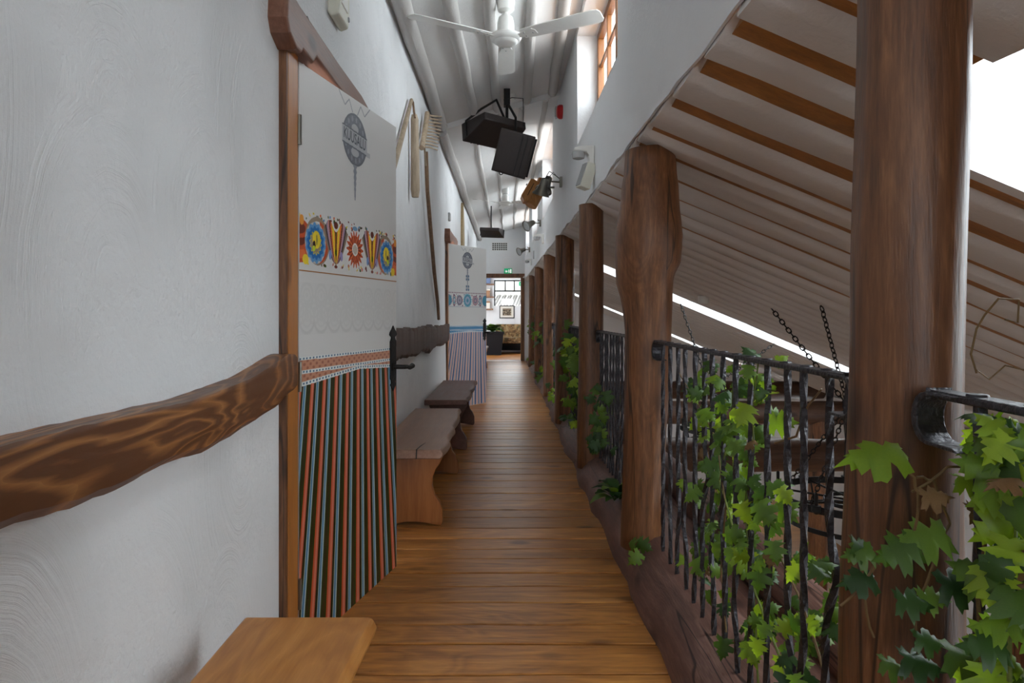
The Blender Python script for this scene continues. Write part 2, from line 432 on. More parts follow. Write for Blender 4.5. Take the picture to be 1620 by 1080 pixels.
for x in (-.36, -.12, .15, .40): joist(x, x+.02, 7.02, END_Y-.02, .034, .024, -.055)

# hall ceiling: boarding with the skylight openings, whitewashed half-log planks under it
def hp(x, y, dz=0.0):                     # a point on the hall ceiling's underside
    return (x+math.sin(HALL_ANG)*dz, y, hall_z(x)+math.cos(HALL_ANG)*dz)
def hall_boarding():
    xs = [.50, SKY_X[0], SKY_X[1], 6.25]; ys = [-3.4]+[v for s in SKYL for v in s]+[END_Y]
    vs = [hp(x if x > .6 else rx(y)+.03, y, .075) for x in xs for y in ys]; n = len(ys); fs = []
    for i in range(3):
        for j in range(n-1):
            if i == 1 and j % 2 == 1: continue
            fs.append((i*n+j, i*n+j+1, (i+1)*n+j+1, (i+1)*n+j))
    o = MB().add(vs, fs).build('ceiling_hall', 'orange_board', kind='structure')
    sd = o.modifiers.new('solidify', 'SOLIDIFY'); sd.thickness = .06; sd.offset = 1
    return tag(o, 'sloping hall ceiling of whitewashed half logs over orange boards')
hall = hall_boarding()
def hall_plank(x0, x1, ya, yb, seed):
    rg = random.Random(seed); n = max(3, int((x1-x0)/.30)); w = yb-ya; vs = []
    ch = rg.uniform(.25, .36)*w
    prof = [(.0, .078), (.002, .058), (ch*.30, .034), (ch*.92, -.006), (ch+.02, -.012), (w*.90, -.004), (w-.004, .018), (w, .078)]
    m = len(prof)
    for i in range(n+1):
        x = x0+(x1-x0)*i/n
        ea = .070*n3(seed*1.7, x, 0, 1.0); eb = .050*n3(seed*2.3, x, 5, 1.1)
        dzz = .008*n3(seed, x, 2, 1.6)
        for j, (u, z) in enumerate(prof):
            t = u/w; yy = ya+u+ea*.45*(1-t)+eb*t
            vs.append(hp(x, yy, z+dzz+.004*n3(seed+j, x*3, 1)))
    fs = [(i*m+j, i*m+j+1, (i+1)*m+j+1, (i+1)*m+j) for i in range(n) for j in range(m-1)]
    fs += [tuple(range(m))[::-1], tuple(range(n*m, n*m+m))]
    MB().add(vs, fs).build('half_log', 'whitewash', hall, smooth=True)
def hall_planks():
    rg = random.Random(11)
    edges = [(1.27, 1.545), (1.60, 1.825), (1.895, 2.10), (2.19, 2.50), (2.545, 2.855), (2.885, 3.125), (3.17, 3.45), (3.475, 3.78)]
    y = 1.25
    while y > -3.2:
        w = rg.uniform(.27, .34); edges.append((y-w, y-.02)); y -= w+.02
    y = 3.80
    while y < END_Y-.1:
        w = rg.uniform(.25, .34); g = rg.uniform(.006, .03)
        nxt = y+w
        for s in SKYL:
            for e in s:
                if y < e < nxt+.12: nxt = e
        if nxt-y > .06: edges.append((y, min(nxt, END_Y-.01)-g))
        y = nxt
    for i, (a, b) in enumerate(sorted(edges)):
        m = (a+b)/2
        if any(s[0] < m < s[1] for s in SKYL):
            hall_plank(rx(m)+.006, SKY_X[0]+rg.uniform(-.02, .01), a, b, i+1); hall_plank(SKY_X[1], 6.2, a, b, i+101)
        else: hall_plank(rx(m)+.006, 6.2, a, b, i+1)
hall_planks()
# skylight wells: four plastered sides up to a glazed roof window
for si, (a, b) in enumerate(SKYL):
    H = .55; t = .05; xa, xb = SKY_X
    root = thing('window_%d' % (si+10), 'long skylight well in the sloping hall ceiling', None, hp(xa, a, .075), kind='structure')
    def slab(x0, x1, y0, y1, z0, z1):
        return [hp(x0,y0,z0),hp(x1,y0,z0),hp(x1,y1,z0),hp(x0,y1,z0),hp(x0,y0,z1),hp(x1,y0,z1),hp(x1,y1,z1),hp(x0,y1,z1)]
    MB().hexa(slab(xa, xb, b-.008, b+t, .0, H)).build('reveal', 'plaster_white', root)
    MB().hexa(slab(xa, xb, a-t, a+.008, .05, H)).build('reveal', 'plaster_white', root)
    MB().hexa(slab(xa-t, xa+.008, a-t, b+t, .05, H)).build('reveal', 'plaster_white', root)
    MB().hexa(slab(xb-.008, xb+t, a-t, b+t, .05, H)).build('reveal', 'plaster_white', root)
    MB().hexa(slab(xa, xb, b+t, b+t+.03, .002, .06)).build('edge_board', 'orange_board', root)
    for i in range(6):
        x = xa+(xb-xa)*i/5
        MB().hexa(slab(x-.025, x+.025, a, b, H-.05, H)).build('glazing_bar', 'white_metal', root)
    for i in range(5):
        x0 = xa+(xb-xa)*i/5+.026; x1 = xa+(xb-xa)*(i+1)/5-.026
        MB().hexa(slab(x0, x1, a, b, H-.02, H-.012)).build('pane', 'pane_glass', root)
# clerestory windows in their niches
for wi, (a, b) in enumerate(NICHES):
    m = (a+b)/2; x0 = rx(m); xo = x0+.24
    root = thing('window_%d' % (wi+(1 if wi < 4 else 2)), 'clerestory window with orange wooden frame in a white niche', None, (x0, m, 2.52), kind='structure')
    MB().prism([(rx(a)+.004, 2.515), (xo, 2.515), (xo, 2.88)], a, b, 'y').build('sill', 'plaster_white', root)
    fx0, fx1 = xo-.085, xo-.035; z0, z1 = 2.80, 3.42
    def bar(y0, y1, za, zb, d=0): MB().box(fx0+d, fx1-d, y0, y1, za, zb).build('frame_bar', 'window_wood', root, bevel=.004)
    bar(a, b, z0, z0+.07); bar(a, b, z1-.07, z1); bar(a, a+.07, z0+.07, z1-.07); bar(b-.07, b, z0+.07, z1-.07); bar(m-.035, m+.035, z0+.07, z1-.07)
    for (p, q) in ((a+.07, m-.035), (m+.035, b-.07)):
        bar((p+q)/2-.014, (p+q)/2+.014, z0+.07, z1-.07, .008)
        bar(p, q, 3.12, 3.148, .012)
        MB().box(xo-.062, xo-.058, p, q, z0+.07, z1-.07).build('pane', 'pane_glass', root)
# lower hall: floor, outer wall with windows, wall below the gallery
tag(MB().box(.70, 6.4, -3.4, END_Y, -3.15, -3.0).build('floor_hall', 'hall_floor', kind='structure'), 'orange-brown wooden floor of the hall below')
tag(MB().box(.74, .86, -3.4, END_Y, -3.0, -.16).build('wall_below', 'plaster_white', kind='structure'), 'white wall under the gallery')
HW = [(.4, 1.4, -2.0, -1.0), (6.9, 7.9, -2.0, -1.0), (13.0, 14.0, -2.0, -1.0)]
grid_wall('wall_hall', (-3.4, END_Y), (-3.0, -.36), lambda y, z, lo, hi: (6.0, y, z), HW, .3, 'plaster_white', 'white outer wall of the hall below', cell=.6, direction=-1)
for wi, (a, b, z0, z1) in enumerate(HW):
    root = thing('window_%d' % (wi+20), 'hall window with dark frame in the outer wall', None, (6.0, (a+b)/2, z0), kind='structure')
    for (p, q, r, s) in ((a, b, z0, z0+.06), (a, b, z1-.06, z1), (a, a+.06, z0+.06, z1-.06), (b-.06, b, z0+.06, z1-.06), ((a+b)/2-.03, (a+b)/2+.03, z0+.06, z1-.06)):
        MB().box(6.10, 6.15, p, q, r, s).build('frame_bar', 'window_wood', root)
    for (p, q) in ((a+.06, (a+b)/2-.03), ((a+b)/2+.03, b-.06)): MB().box(6.12, 6.124, p, q, z0+.06, z1-.06).build('pane', 'pane_glass', root)
    portal('hall_window_portal', (6.32, (a+b)/2, (z0+z1)/2), (0, R(90), 0), z1-z0, b-a)
# end room
RY = 21.0
tag(MB().box(-2.2, 1.8, END_Y+.3, RY, -.16, -.004).build('floor_room', 'floor_wood', kind='structure'), 'wooden floor of the room beyond the doorway')
grid_wall('wall_room', (-2.2, 1.8), (-.1, 2.6), lambda x, z, lo, hi: (x, RY, z), [(-.40, .55, 1.42, 2.22)], .25, 'plaster_white', 'white wall of the far room with small window', cell=.5)
tag(MB().box(-2.4, -2.2, END_Y+.3, RY, -.1, 2.6).build('wall_room_left', 'plaster_white', kind='structure'), 'left wall of the far room')
tag(MB().box(-2.2, 1.8, END_Y+.3, RY+.25, 2.6, 2.75).build('ceiling_room', 'ceiling_white', kind='structure'), 'white ceiling of the far room')
grid_wall('wall_room_right', (END_Y+.3, RY), (-.1, 2.6), lambda y, z, lo, hi: (1.8, y, z), [(18.2, 18.9, 1.1, 1.9)], .25, 'plaster_white', 'right wall of the far room with a side opening added for light', cell=.5, direction=-1)  # unseen side opening, added and sized to light the far room
portal('room_side_portal', (2.0, 18.55, 1.5), (0, R(90), 0), .8, .7)
# doorway trim at the end of the gallery
tr = thing('trim_1', 'dark brown timber frame of the end doorway', None, (-.1, END_Y, 0), kind='structure')
MB().box(.345, .435, END_Y-.05, END_Y+.3, 0, 2.08).build('jamb', 'post_wood', tr, bevel=.006)
MB().box(-.71, -.615, END_Y-.05, END_Y+.3, 0, 2.08).build('jamb', 'post_wood', tr, bevel=.006)
MB().box(-.78, .50, END_Y-.06, END_Y+.3, 2.075, 2.17).build('lintel', 'post_wood', tr, bevel=.006)

# ================================================================== DOORS
def raster(nx, ny, w, h, bg):
    u = (np.arange(nx)+.5)/nx*w; v = (np.arange(ny)+.5)/ny*h
    X, Y = np.meshgrid(u, v); A = np.zeros((ny, nx, 3)); A[:] = bg[:3]
    return X, Y, A
def C8(r, g, b): return np.array(lin(r, g, b)[:3])
def print_panel(name, parent, x0, z0, w, h, A, yoff=-.0008, alpha=None):
    ny, nx, _ = A.shape
    xs = x0+w*np.arange(nx)/(nx-1); zs = z0+h*np.arange(ny)/(ny-1)
    X, Z = np.meshgrid(xs, zs); V = np.stack([X.ravel(), np.full(X.size, yoff), Z.ravel()], 1)
    i = np.arange(ny-1)[:, None]*nx+np.arange(nx-1)[None, :]; q = np.stack([i, i+1, i+nx+1, i+nx], -1).reshape(-1, 4)
    if alpha is not None:
        ok = alpha.ravel()[q].max(1) > 0; q = q[ok]
        used, inv = np.unique(q, return_inverse=True); V = V[used]; q = inv.reshape(-1, 4); A = A.reshape(-1, 3)[used].reshape(1, -1, 3)
    me = bpy.data.meshes.new(name); me.vertices.add(len(V)); me.vertices.foreach_set('co', V.astype(np.float32).ravel())
    me.loops.add(q.size); me.loops.foreach_set('vertex_index', q.astype(np.int32).ravel())
    me.polygons.add(len(q)); me.polygons.foreach_set('loop_start', np.arange(0, q.size, 4, dtype=np.int32))
    me.update(calc_edges=True)
    at_ = me.color_attributes.new('Col', 'FLOAT_COLOR', 'POINT')
    c = np.ones((len(V), 4), np.float32); c[:, :3] = A.reshape(-1, 3); at_.data.foreach_set('color', c.ravel())
    me.materials.append(M('print')); o = bpy.data.objects.new(name, me); COL.objects.link(o); o.parent = parent; WM[o.name] = WM[parent.name]
    return o
DW = .833
BG = (.66, .655, .64)
def blobs(X, Y, A, rg, n, ylo, yhi, w, pal, s=(.004, .010)):
    for _ in range(n):
        cx, cy = rg.uniform(0, w), rg.uniform(ylo, yhi); a, b = rg.uniform(*s), rg.uniform(*s); th = rg.uniform(0, 3.14)
        dx, dy = X-cx, Y-cy; u = dx*math.cos(th)+dy*math.sin(th); v = -dx*math.sin(th)+dy*math.cos(th)
        A[(u/a)**2+(v/b)**2 < 1] = rg.choice(pal)
def paint_band_folk(nx, ny):
    w, h = DW, .195; X, Y, A = raster(nx, ny, w, h, BG); rg = random.Random(5)
    red, brown, orange, yel, tau, dk, pink, lav = C8(196, 84, 44), C8(112, 52, 40), C8(222, 112, 60), C8(232, 205, 50), C8(150, 132, 112), C8(58, 38, 42), C8(205, 130, 120), C8(165, 140, 160)
    blue, lblue, green, olive = C8(30, 108, 176), C8(95, 150, 200), C8(92, 108, 76), C8(70, 92, 20)
    blobs(X, Y, A, rg, 70, .158, .192, w, [green, olive, brown, dk, orange, yel, lblue, green], (.003, .008))
    blobs(X, Y, A, rg, 34, .004, .02, w, [yel, yel, brown, olive, dk, pink], (.003, .010))
    def ring(cx, cy, rx_, ry_, lo, hi, c, cond=None):
        d = np.sqrt(((X-cx)/rx_)**2+((Y-cy)/ry_)**2); m = (d >= lo) & (d < hi)
        if cond is not None: m &= cond
        A[m] = c
    def disc(u, sgn):
        cx, cy = u*w, .083
        ring(cx+sgn*.014, cy+.008, .082, .082, .86, 1.06, tau); ring(cx+sgn*.014, cy+.004, .082, .082, .70, .95, red, (X-cx)*sgn > .028)
        ring(cx, cy, .070, .072, 0, 1.03, C8(190, 186, 182)); 
        th = np.arctan2((Y-cy)/.072, (X-cx)/.070); wob = .06*np.sin(14*th)
        d = np.sqrt(((X-cx)/.070)**2+((Y-cy)/.072)**2)+wob
        A[d < .98] = lblue; A[(d < .80)] = blue; A[d < .56] = C8(200, 190, 60); A[d < .50] = tau; ring(cx+.006*sgn, cy+.012, .028, .032, 0, 1, yel)
        ring(cx-.010*sgn, cy-.008, .010, .016, 0, 1, dk); ring(cx-.012*sgn, cy-.02, .010, .010, 0, 1, C8(190, 210, 40)); ring(cx+.008*sgn, cy+.012, .006, .02, 0, 1, C8(150, 140, 70))
    def tulip(u):
        cx = u*w; t0 = np.clip((Y-.018)/.142, 0, 1); wid = .096*np.sqrt(t0)*(1+.10*t0)+1e-4; t = np.abs(X-cx)/wid
        ins = (Y > .018) & (Y < .160-.02*np.cos((X-cx)*60)) & (t < 1)
        base = np.clip((Y-.05)/.11, 0, 1)
        for lo, hi, c in ((.88, 1., tau), (.78, .88, C8(120, 105, 95)), (.70, .78, dk), (.56, .70, lav), (.50, .56, pink), (.42, .50, dk), (.30, .42, orange), (.14, .30, yel), (.06, .14, orange), (0, .06, olive)):
            A[ins & (t >= lo) & (t < hi)] = c
        A[(np.abs(X-cx) < .0035) & (Y < .03) & (Y > .003)] = tau
        ring(cx, .165, .016, .014, 0, 1, brown); ring(cx, .008, .012, .006, 0, 1, brown); ring(cx, .062, .008, .016, 0, 1, C8(75, 85, 10))
        ring(cx-.044, .05, .010, .018, 0, 1, C8(120, 150, 200)); ring(cx+.044, .05, .010, .018, 0, 1, C8(150, 140, 190))
    def flower(u, R_=.064):
        cx, cy = u*w, .088; th = np.arctan2(Y-cy, (X-cx)*1.05); d = np.sqrt(((X-cx)/.074)**2+((Y-cy)/.076)**2)
        rad = .86+.14*np.cos(18*th); A[d < rad] = red
        A[(d < rad*.86) & (np.cos(9*th+d*2) > .35)] = orange; A[(d < .70) & (np.cos(18*th+1) > .55)] = brown
        A[d < .34] = C8(214, 210, 202); A[(d < .25) & (np.sin((X+Y)*900) > .1)] = tau
    def side(u, sgn):
        for dy, c in ((.04, brown), (.085, red), (.125, orange)):
            ring(u*w, dy, .062, .034, 0, 1, red); ring(u*w, dy, .040, .020, 0, 1, brown if c is not brown else orange)
        ring(u*w+sgn*.04, .02, .02, .018, 0, 1, yel); ring(u*w+sgn*.015, .155, .014, .018, 0, 1, C8(225, 150, 60))
    side(0, 1); side(1.0, -1); disc(.13, 1); disc(.87, -1); tulip(.31); tulip(.69); flower(.5)
    ring(.5*w, .172, .022, .009, 0, 1, C8(110, 150, 185))
    return A
def paint_band_blue(nx, ny):
    w, h = DW, .195; X, Y, A = raster(nx, ny, w, h, BG); rg = random.Random(8)
    teal, blue, plum, pink, gry = C8(72, 140, 165), C8(70, 105, 150), C8(128, 90, 110), C8(205, 160, 160), C8(120, 125, 140)
    def ring(cx, cy, rx_, ry_, lo, hi, c):
        d = np.sqrt(((X-cx)/rx_)**2+((Y-cy)/ry_)**2); A[(d >= lo) & (d < hi)] = c
    A[(Y > .003) & (Y < .008)] = blue; A[(Y > .172) & (Y < .186) & (np.sin(X*190) > -.2)] = plum
    blobs(X, Y, A, rg, 60, .015, .165, w, [teal, plum, pink, blue], (.004, .011))
    th = lambda cx: np.arctan2(Y-.085, X-cx)
    for u, c1, c2, c3, r in ((.30, gry, plum, C8(170, 160, 175), .062), (.70, C8(190, 150, 160), plum, gry, .062), (.5, teal, C8(120, 180, 200), C8(160, 175, 200), .085), (.03, teal, blue, teal, .07), (.97, teal, blue, teal, .07)):
        cx = u*w; d = np.sqrt((X-cx)**2+(Y-.085)**2)/r+.07*np.cos(16*th(cx))
        A[d < 1] = c2; A[d < .86] = c1; A[d < .6] = c3; A[d < .28] = c1
    for u in (.17, .83):
        ring(u*w, .085, .030, .075, .7, 1, plum); ring(u*w, .085, .030, .075, .35, .6, teal)
    return A
def paint_emblem(nx, ny, w, h, drops):
    X, Y, A = raster(nx, ny, w, h, BG); al = np.zeros((ny, nx)); cx = w/2; cy = h-.165
    g = C8(112, 116, 126); g2 = C8(92, 96, 106); pale = C8(176, 178, 182)
    d = np.sqrt((X-cx)**2+(Y-cy)**2)
    rg = np.random.RandomState(2); nz = rg.rand(ny, nx)
    disc = d < .105; A[disc] = g; A[disc & (nz > .72)] = g2; A[(d < .105) & (d > .097)] = g2; al[d < .109] = 1
    for a in range(10, 360, 24):
        px, py = cx+.083*math.cos(R(a)), cy+.083*math.sin(R(a))
        A[((X-px)/.007)**2+((Y-py)/.011)**2 < 1] = C8(138, 142, 150)
    A[((X-cx)/.03)**2+((Y-cy-.045)/.018)**2 < 1] = pale; A[((X-cx)/.034)**2+((Y-cy+.05)/.018)**2 < 1] = pale
    bnd = (np.abs(Y-cy+.06*(X-cx)) < .034) & (np.abs(X-cx) < .108); A[bnd] = pale; al[bnd] = 1
    edge = (np.abs(np.abs(Y-cy+.06*(X-cx))-.034) < .003) & (np.abs(X-cx) < .108); A[edge] = g2
    tail = (X-cx > .10) & (X-cx < .135) & (np.abs(Y-cy+.035) < .010); A[tail] = pale; al[tail] = 1
    sp = (Y < cy-.10) & (Y > .012) & (np.abs(X-cx) < .004+.014*np.clip((Y-.012)/(cy-.11), 0, 1)*(.75+.25*np.sin(Y*260))); A[sp] = C8(140, 144, 152); al[sp] = 1
    for sg in (-1, 1):
        for (xa, ya, xb, yb) in ((.02, .105, .05, .15), (.05, .15, .085, .118), (.085, .118, .135, .162)):
            x_, y_ = cx+sg*xa, cy+ya; L = math.hypot(xb-xa, yb-ya); ux, uy = sg*(xb-xa)/L, (yb-ya)/L
            tt = (X-x_)*ux+(Y-y_)*uy; pp = np.abs(-(X-x_)*uy+(Y-y_)*ux); m = (tt > 0) & (tt < L) & (pp < .0028); A[m] = C8(146, 150, 156); al[m] = 1
    if drops:
        for yy in (cy-.20, cy-.24, cy-.33, cy-.37):
            for sg in (-.022, .022):
                m = ((X-cx-sg)/.013)**2+((Y-yy)/.018)**2 < 1; A[m] = C8(90, 115, 140); al[m] = 1
        m = (np.abs(X-cx) < .003) & (Y < cy-.1) & (Y > .01); A[m] = C8(130, 140, 150); al[m] = 1
    return A, al
def paint_lace(nx, ny, w, h):
    X, Y, A = raster(nx, ny, w, h, BG); g = np.array(BG)*.95; g2 = np.array(BG)*.90
    P = .098
    for row, (yc, r) in enumerate(((.135, .040), (.085, .046), (.055, .050))):
        xx = np.mod(X+P*.5*(row % 2), P)-P/2; d = np.sqrt(xx**2+((Y-yc)*1.0)**2)
        A[(np.abs(d-r) < .006)] = g; A[(np.abs(d-r*.55) < .004)] = g; A[(d < r*.22)] = g
    xx = np.mod(X, P)-P/2; d = np.sqrt(xx**2+(Y-.06)**2); A[(np.abs(d-.052) < .005) & (Y < .05)] = g2
    rg = np.random.RandomState(4); A *= (1-.04*rg.rand(ny, nx, 1))
    return A
def paint_braid(nx, ny, w, h, blue):
    """Woven trims above the skirt stripes, the lower one rising from the left under the upper one."""
    X, Y, A = raster(nx, ny, w, h, BG); t = X/w
    red, white, sq = (C8(196, 140, 112), C8(220, 226, 224), C8(50, 96, 130)) if not blue else (C8(52, 120, 170), C8(200, 215, 225), C8(36, 84, 140))
    dark = C8(160, 100, 80) if not blue else C8(130, 180, 205)
    def strip(lo, hi, body):
        m = (Y >= lo) & (Y < hi)
        if body:
            A[m] = red; A[m & (np.sin(X*150)*np.sin((Y-lo)*260) > .35)] = dark
        else:
            A[m] = white; A[m & (np.mod(X, .022) < .010) & (Y > lo+.003) & (Y < hi-.003)] = sq
    base = .030-.006*t
    lowb = .020+.026*np.minimum(t/.55, 1.0)-.020*np.clip((t-.55)/.45, 0, 1)
    strip(base*0+.0, base*0+.0, True)
    strip(lowb, lowb+.013, False); strip(lowb+.013, .062+0*t, True)
    strip(.060-.004*t, .072-.004*t, False); strip(.072-.004*t, .104-.004*t, True); strip(.104-.004*t, .116-.004*t, False)
    return A, (Y >= lowb).astype(float)
def stripes(name, leaf, z0, ztop, pal, c=.55, fan=.36, yoff=-.0008, seed=1, dens=.72):
    """Painted skirt stripes: one connected sheet whose columns fan out downwards."""
    rg = random.Random(seed); cols = []; s = -1.0
    while s < 2.0:
        for col, w in pal: cols.append((s, s+w*dens*rg.uniform(.85, 1.15), col)); s = cols[-1][1]
    rows = 10; vs = []; fs = []; fc = []
    b = [q[0] for q in cols]+[cols[-1][1]]
    keep = []
    for j in range(rows+1):
        f = j/rows; k = 1+fan*(1-f)**1.15
        for x in b:
            u = min(1, max(0, c+(x-c)*k)); zt = ztop(u) if j == rows else z0+(ztop(.5)-z0)*f
            vs.append((u*DW, yoff, zt))
    n = len(b)
    for j in range(rows):
        for i in range(n-1):
            q = (j*n+i, j*n+i+1, (j+1)*n+i+1, (j+1)*n+i)
            if vs[q[1]][0]-vs[q[0]][0] < 1e-6 and vs[q[2]][0]-vs[q[3]][0] < 1e-6: continue
            fs.append(q); fc.append(cols[i][2])
    me = bpy.data.meshes.new(name); me.from_pydata(vs, [], fs); me.update()
    at_ = me.color_attributes.new('Col', 'FLOAT_COLOR', 'CORNER'); k = 0
    for p, cc in zip(me.polygons, fc):
        for _ in p.loop_indices: at_.data[k].color = (*cc, 1); k += 1
    me.materials.append(M('print')); o = bpy.data.objects.new(name, me); COL.objects.link(o); o.parent = leaf; WM[o.name] = WM[leaf.name]
    return o
def make_text(name, s, size, parent, x, z, mat, yoff, tilt=0.0, sx=1.0, bold=.0):
    cu = bpy.data.curves.new(name, 'FONT'); cu.body = s; cu.size = size; cu.align_x = 'CENTER'; cu.align_y = 'CENTER'; cu.offset = bold; cu.resolution_u = 3
    tmp = bpy.data.objects.new(name+'_tmp', cu); COL.objects.link(tmp)
    dg = bpy.context.evaluated_depsgraph_get(); dg.update()
    me = bpy.data.meshes.new_from_object(tmp.evaluated_get(dg)); bpy.data.objects.remove(tmp)
    o = bpy.data.objects.new(name, me); COL.objects.link(o); o.parent = parent
    o.matrix_local = Matrix.Translation((x, yoff, z)) @ Matrix.Rotation(R(90), 4, 'X') @ Matrix.Rotation(tilt, 4, 'Z') @ Matrix.Diagonal((sx, 1, 1, 1))
    me.materials.clear(); me.materials.append(M(mat)); return o
def spear(cx, z0, z1, w):                 # latch plate outline with spear-shaped ends
    h = z1-z0; L = [(.0, 0), (.10, .02), (.32, .07), (.48, .105), (.30, .135), (.34, .16), (.5, .20), (.5, .76), (.36, .79), (.30, .82), (.62, .86), (.52, .90), (.22, .95), (0, 1)]
    return [(cx+w*a, z0+h*b) for a, b in L]+[(cx-w*a, z0+h*b) for a, b in L[::-1][1:-1]]
def make_door(idx, hinge, ang, wall_span, kind, label):
    hx, hy = hinge
    root = thing('door_%d' % idx, label, None, (hx, hy, 0), kind='structure')
    # frame, built where it stands in the wall
    y0, y1 = wall_span
    MB().prism([(LW-.05, y0-.105), (LW+.026, y0-.105), (LW+.026, y0), (LW-.05, y0)], .0, 2.035, 'z').build('jamb', 'frame_orange', root, bevel=.004)
    MB().box(LW-.05, LW+.025, y0-.118, y0-.103, 0, 2.035).build('casing_edge', 'post_wood', root, bevel=.003)
    MB().box(LW-.34, LW+.004, y0-.02, y0+.012, 0, 2.03).build('jamb_lining', 'frame_wood', root)
    MB().box(LW-.34, LW+.004, y1-.012, y1+.02, 0, 2.03).build('jamb_lining', 'frame_wood', root)
    MB().prism([(LW-.05, y1), (LW+.026, y1), (LW+.026, y1+.105), (LW-.05, y1+.105)], .0, 2.035, 'z').build('jamb', 'frame_wood', root, bevel=.004)
    # hewn lintel: a beam with a nosed near end and a low notch over the opening
    prof = [(y0-.225, 2.06), (y0-.20, 2.022), (y0-.13, 1.998), (y0-.075, 2.004), (y0-.06, 2.02), (y0+.06, 2.022), (y0+.10, 2.055), (y1-.1, 2.055), (y1+.02, 2.02), (y1+.12, 2.0), (y1+.19, 2.03), (y1+.2, 2.15), (y1, 2.165), ((y0+y1)/2, 2.155), (y0-.1, 2.155), (y0-.215, 2.165)]
    MB().prism(prof, LW-.04, LW+.062, 'x').build('lintel', 'lintel_wood', root, bevel=.012, seg=3)
    leaf = MB().box(0, DW, 0, .042, .012, 2.012)
    RM = Matrix.Translation((hx, hy, 0)) @ Matrix.Rotation(ang, 4, 'Z')
    o = bpy.data.objects.new('door_leaf', leaf.mesh('door_leaf')); COL.objects.link(o); o.data.materials.append(M('door_white'))
    o.parent = root; o.matrix_local = Matrix.Rotation(ang, 4, 'Z'); WM[o.name] = RM
    b = o.modifiers.new('bevel', 'BEVEL'); b.width = .003; b.segments = 2
    for z in (1.78, .95, .22):
        MB().tube([(-.004, -.004, z-.05), (-.004, -.004, z+.05)], .008, 8).build('hinge', 'steel', o, world=False)
    if kind == 'folk':
        print_panel('painted_band', o, .002, 1.33, DW-.004, .19, paint_band_folk(420, 110))
        A, al = paint_emblem(150, 210, .30, .42, False); print_panel('painted_emblem', o, DW/2-.15, 1.60, .30, .42-.01, A, alpha=al)
        make_text('lettering', 'KUUSALU', .060, o, DW/2-.002, 1.851, 'ink', -.0016, -.06, .74, .0010)
        MB().box(.0, DW, -.0008, .0, 1.307, 1.311).build('painted_line', 'orange_board', o, world=False)
        print_panel('painted_lace', o, .002, 1.09, DW-.004, .18, paint_lace(330, 72, DW, .18))
        A, low = paint_braid(330, 60, DW, .116, False); print_panel('painted_braid', o, .002, .895, DW-.004, .12, A, yoff=-.0014, alpha=low)
        g, gd, r, r2, bl, bp, wh = C8(44, 56, 14), C8(52, 34, 18), C8(196, 96, 68), C8(206, 128, 108), C8(62, 118, 156), C8(134, 168, 190), C8(196, 206, 198)
        pal = [(gd, .014), (g, .022), (C8(190, 78, 34), .008), (r, .010), (r2, .012), (r, .010), (gd, .012), (g, .012), (wh, .005), (bl, .013), (bp, .009), (wh, .005), (g, .016)]
        stripes('painted_stripes', o, .014, lambda u: .915+.026*min(u/.55, 1)-.02*max(0, (u-.55)/.45)+.012, pal)
        pass
    else:
        print_panel('painted_band', o, .002, 1.17+.08, DW-.004, .19, paint_band_blue(240, 60))
        A, al = paint_emblem(110, 190, .30, .56, True); print_panel('painted_emblem', o, DW/2-.15, 1.445, .30, .55, A, alpha=al)
        make_text('lettering', 'KUUSALU', .060, o, DW/2-.002, 1.835, 'ink', -.0016, -.06, .74, .0010)
        A, low = paint_braid(240, 50, DW, .116, True); print_panel('painted_braid', o, .002, .90, DW-.004, .12, A, yoff=-.0014, alpha=low)
        navy, bl, pk, wh = C8(44, 72, 120), C8(58, 104, 160), C8(206, 164, 152), C8(196, 196, 200)
        pal = [(navy, .020), (bl, .012), (wh, .010), (pk, .030), (wh, .010), (bl, .008), (navy, .012), (wh, .012), (pk, .018), (wh, .010)]
        stripes('painted_stripes', o, .014, lambda u: .935, pal, c=.75, fan=.42, seed=4, dens=.8)
    cx = DW-.045
    MB().prism(spear(cx, .815, 1.11, .066), -.006, -.001, 'y').build('latch_plate', 'iron_dark', o, world=False, bevel=.0015)
    MB().tube([(cx, -.002, .925), (cx, -.05, .925), (cx+.006, -.058, .925), (cx+.03, -.060, .924), (cx+.06, -.060, .918), (cx+.095, -.058, .924)], [.011, .010, .010, .009, .010, .013], 10).build('lever', 'iron_dark', o, world=False, smooth=True)
    MB().tube([(cx, -.001, .925), (cx, -.010, .925)], .02, 14).build('rosette', 'iron_dark', o, world=False, smooth=True)
    # the closet behind the opening, so that the doorway has depth
    cb = MB(); cb.box(LW-1.3, LW-1.26, y0-.4, y1+.4, -.01, 2.3); cb.box(LW-1.26, LW-.34, y0-.4, y0-.36, -.01, 2.3); cb.box(LW-1.26, LW-.34, y1+.36, y1+.4, -.01, 2.3); cb.box(LW-1.3, LW-.34, y0-.4, y1+.4, 2.3, 2.36)
    tag(cb.build('wall_closet', 'plaster_white', kind='structure'), 'walls of the room behind door %s' % ('with folk flowers' if kind == 'folk' else 'with blue stripes'))
    return root
make_door(1, (-.700, 2.298), math.atan2(.81, .1964), (2.29, 3.13), 'folk', 'open white door painted with a folk flower band and red-green skirt stripes')
make_door(2, (-.720, 8.20), math.atan2(.70, .452), (8.19, 9.02), 'blue', 'open white door painted with blue and pink skirt stripes')

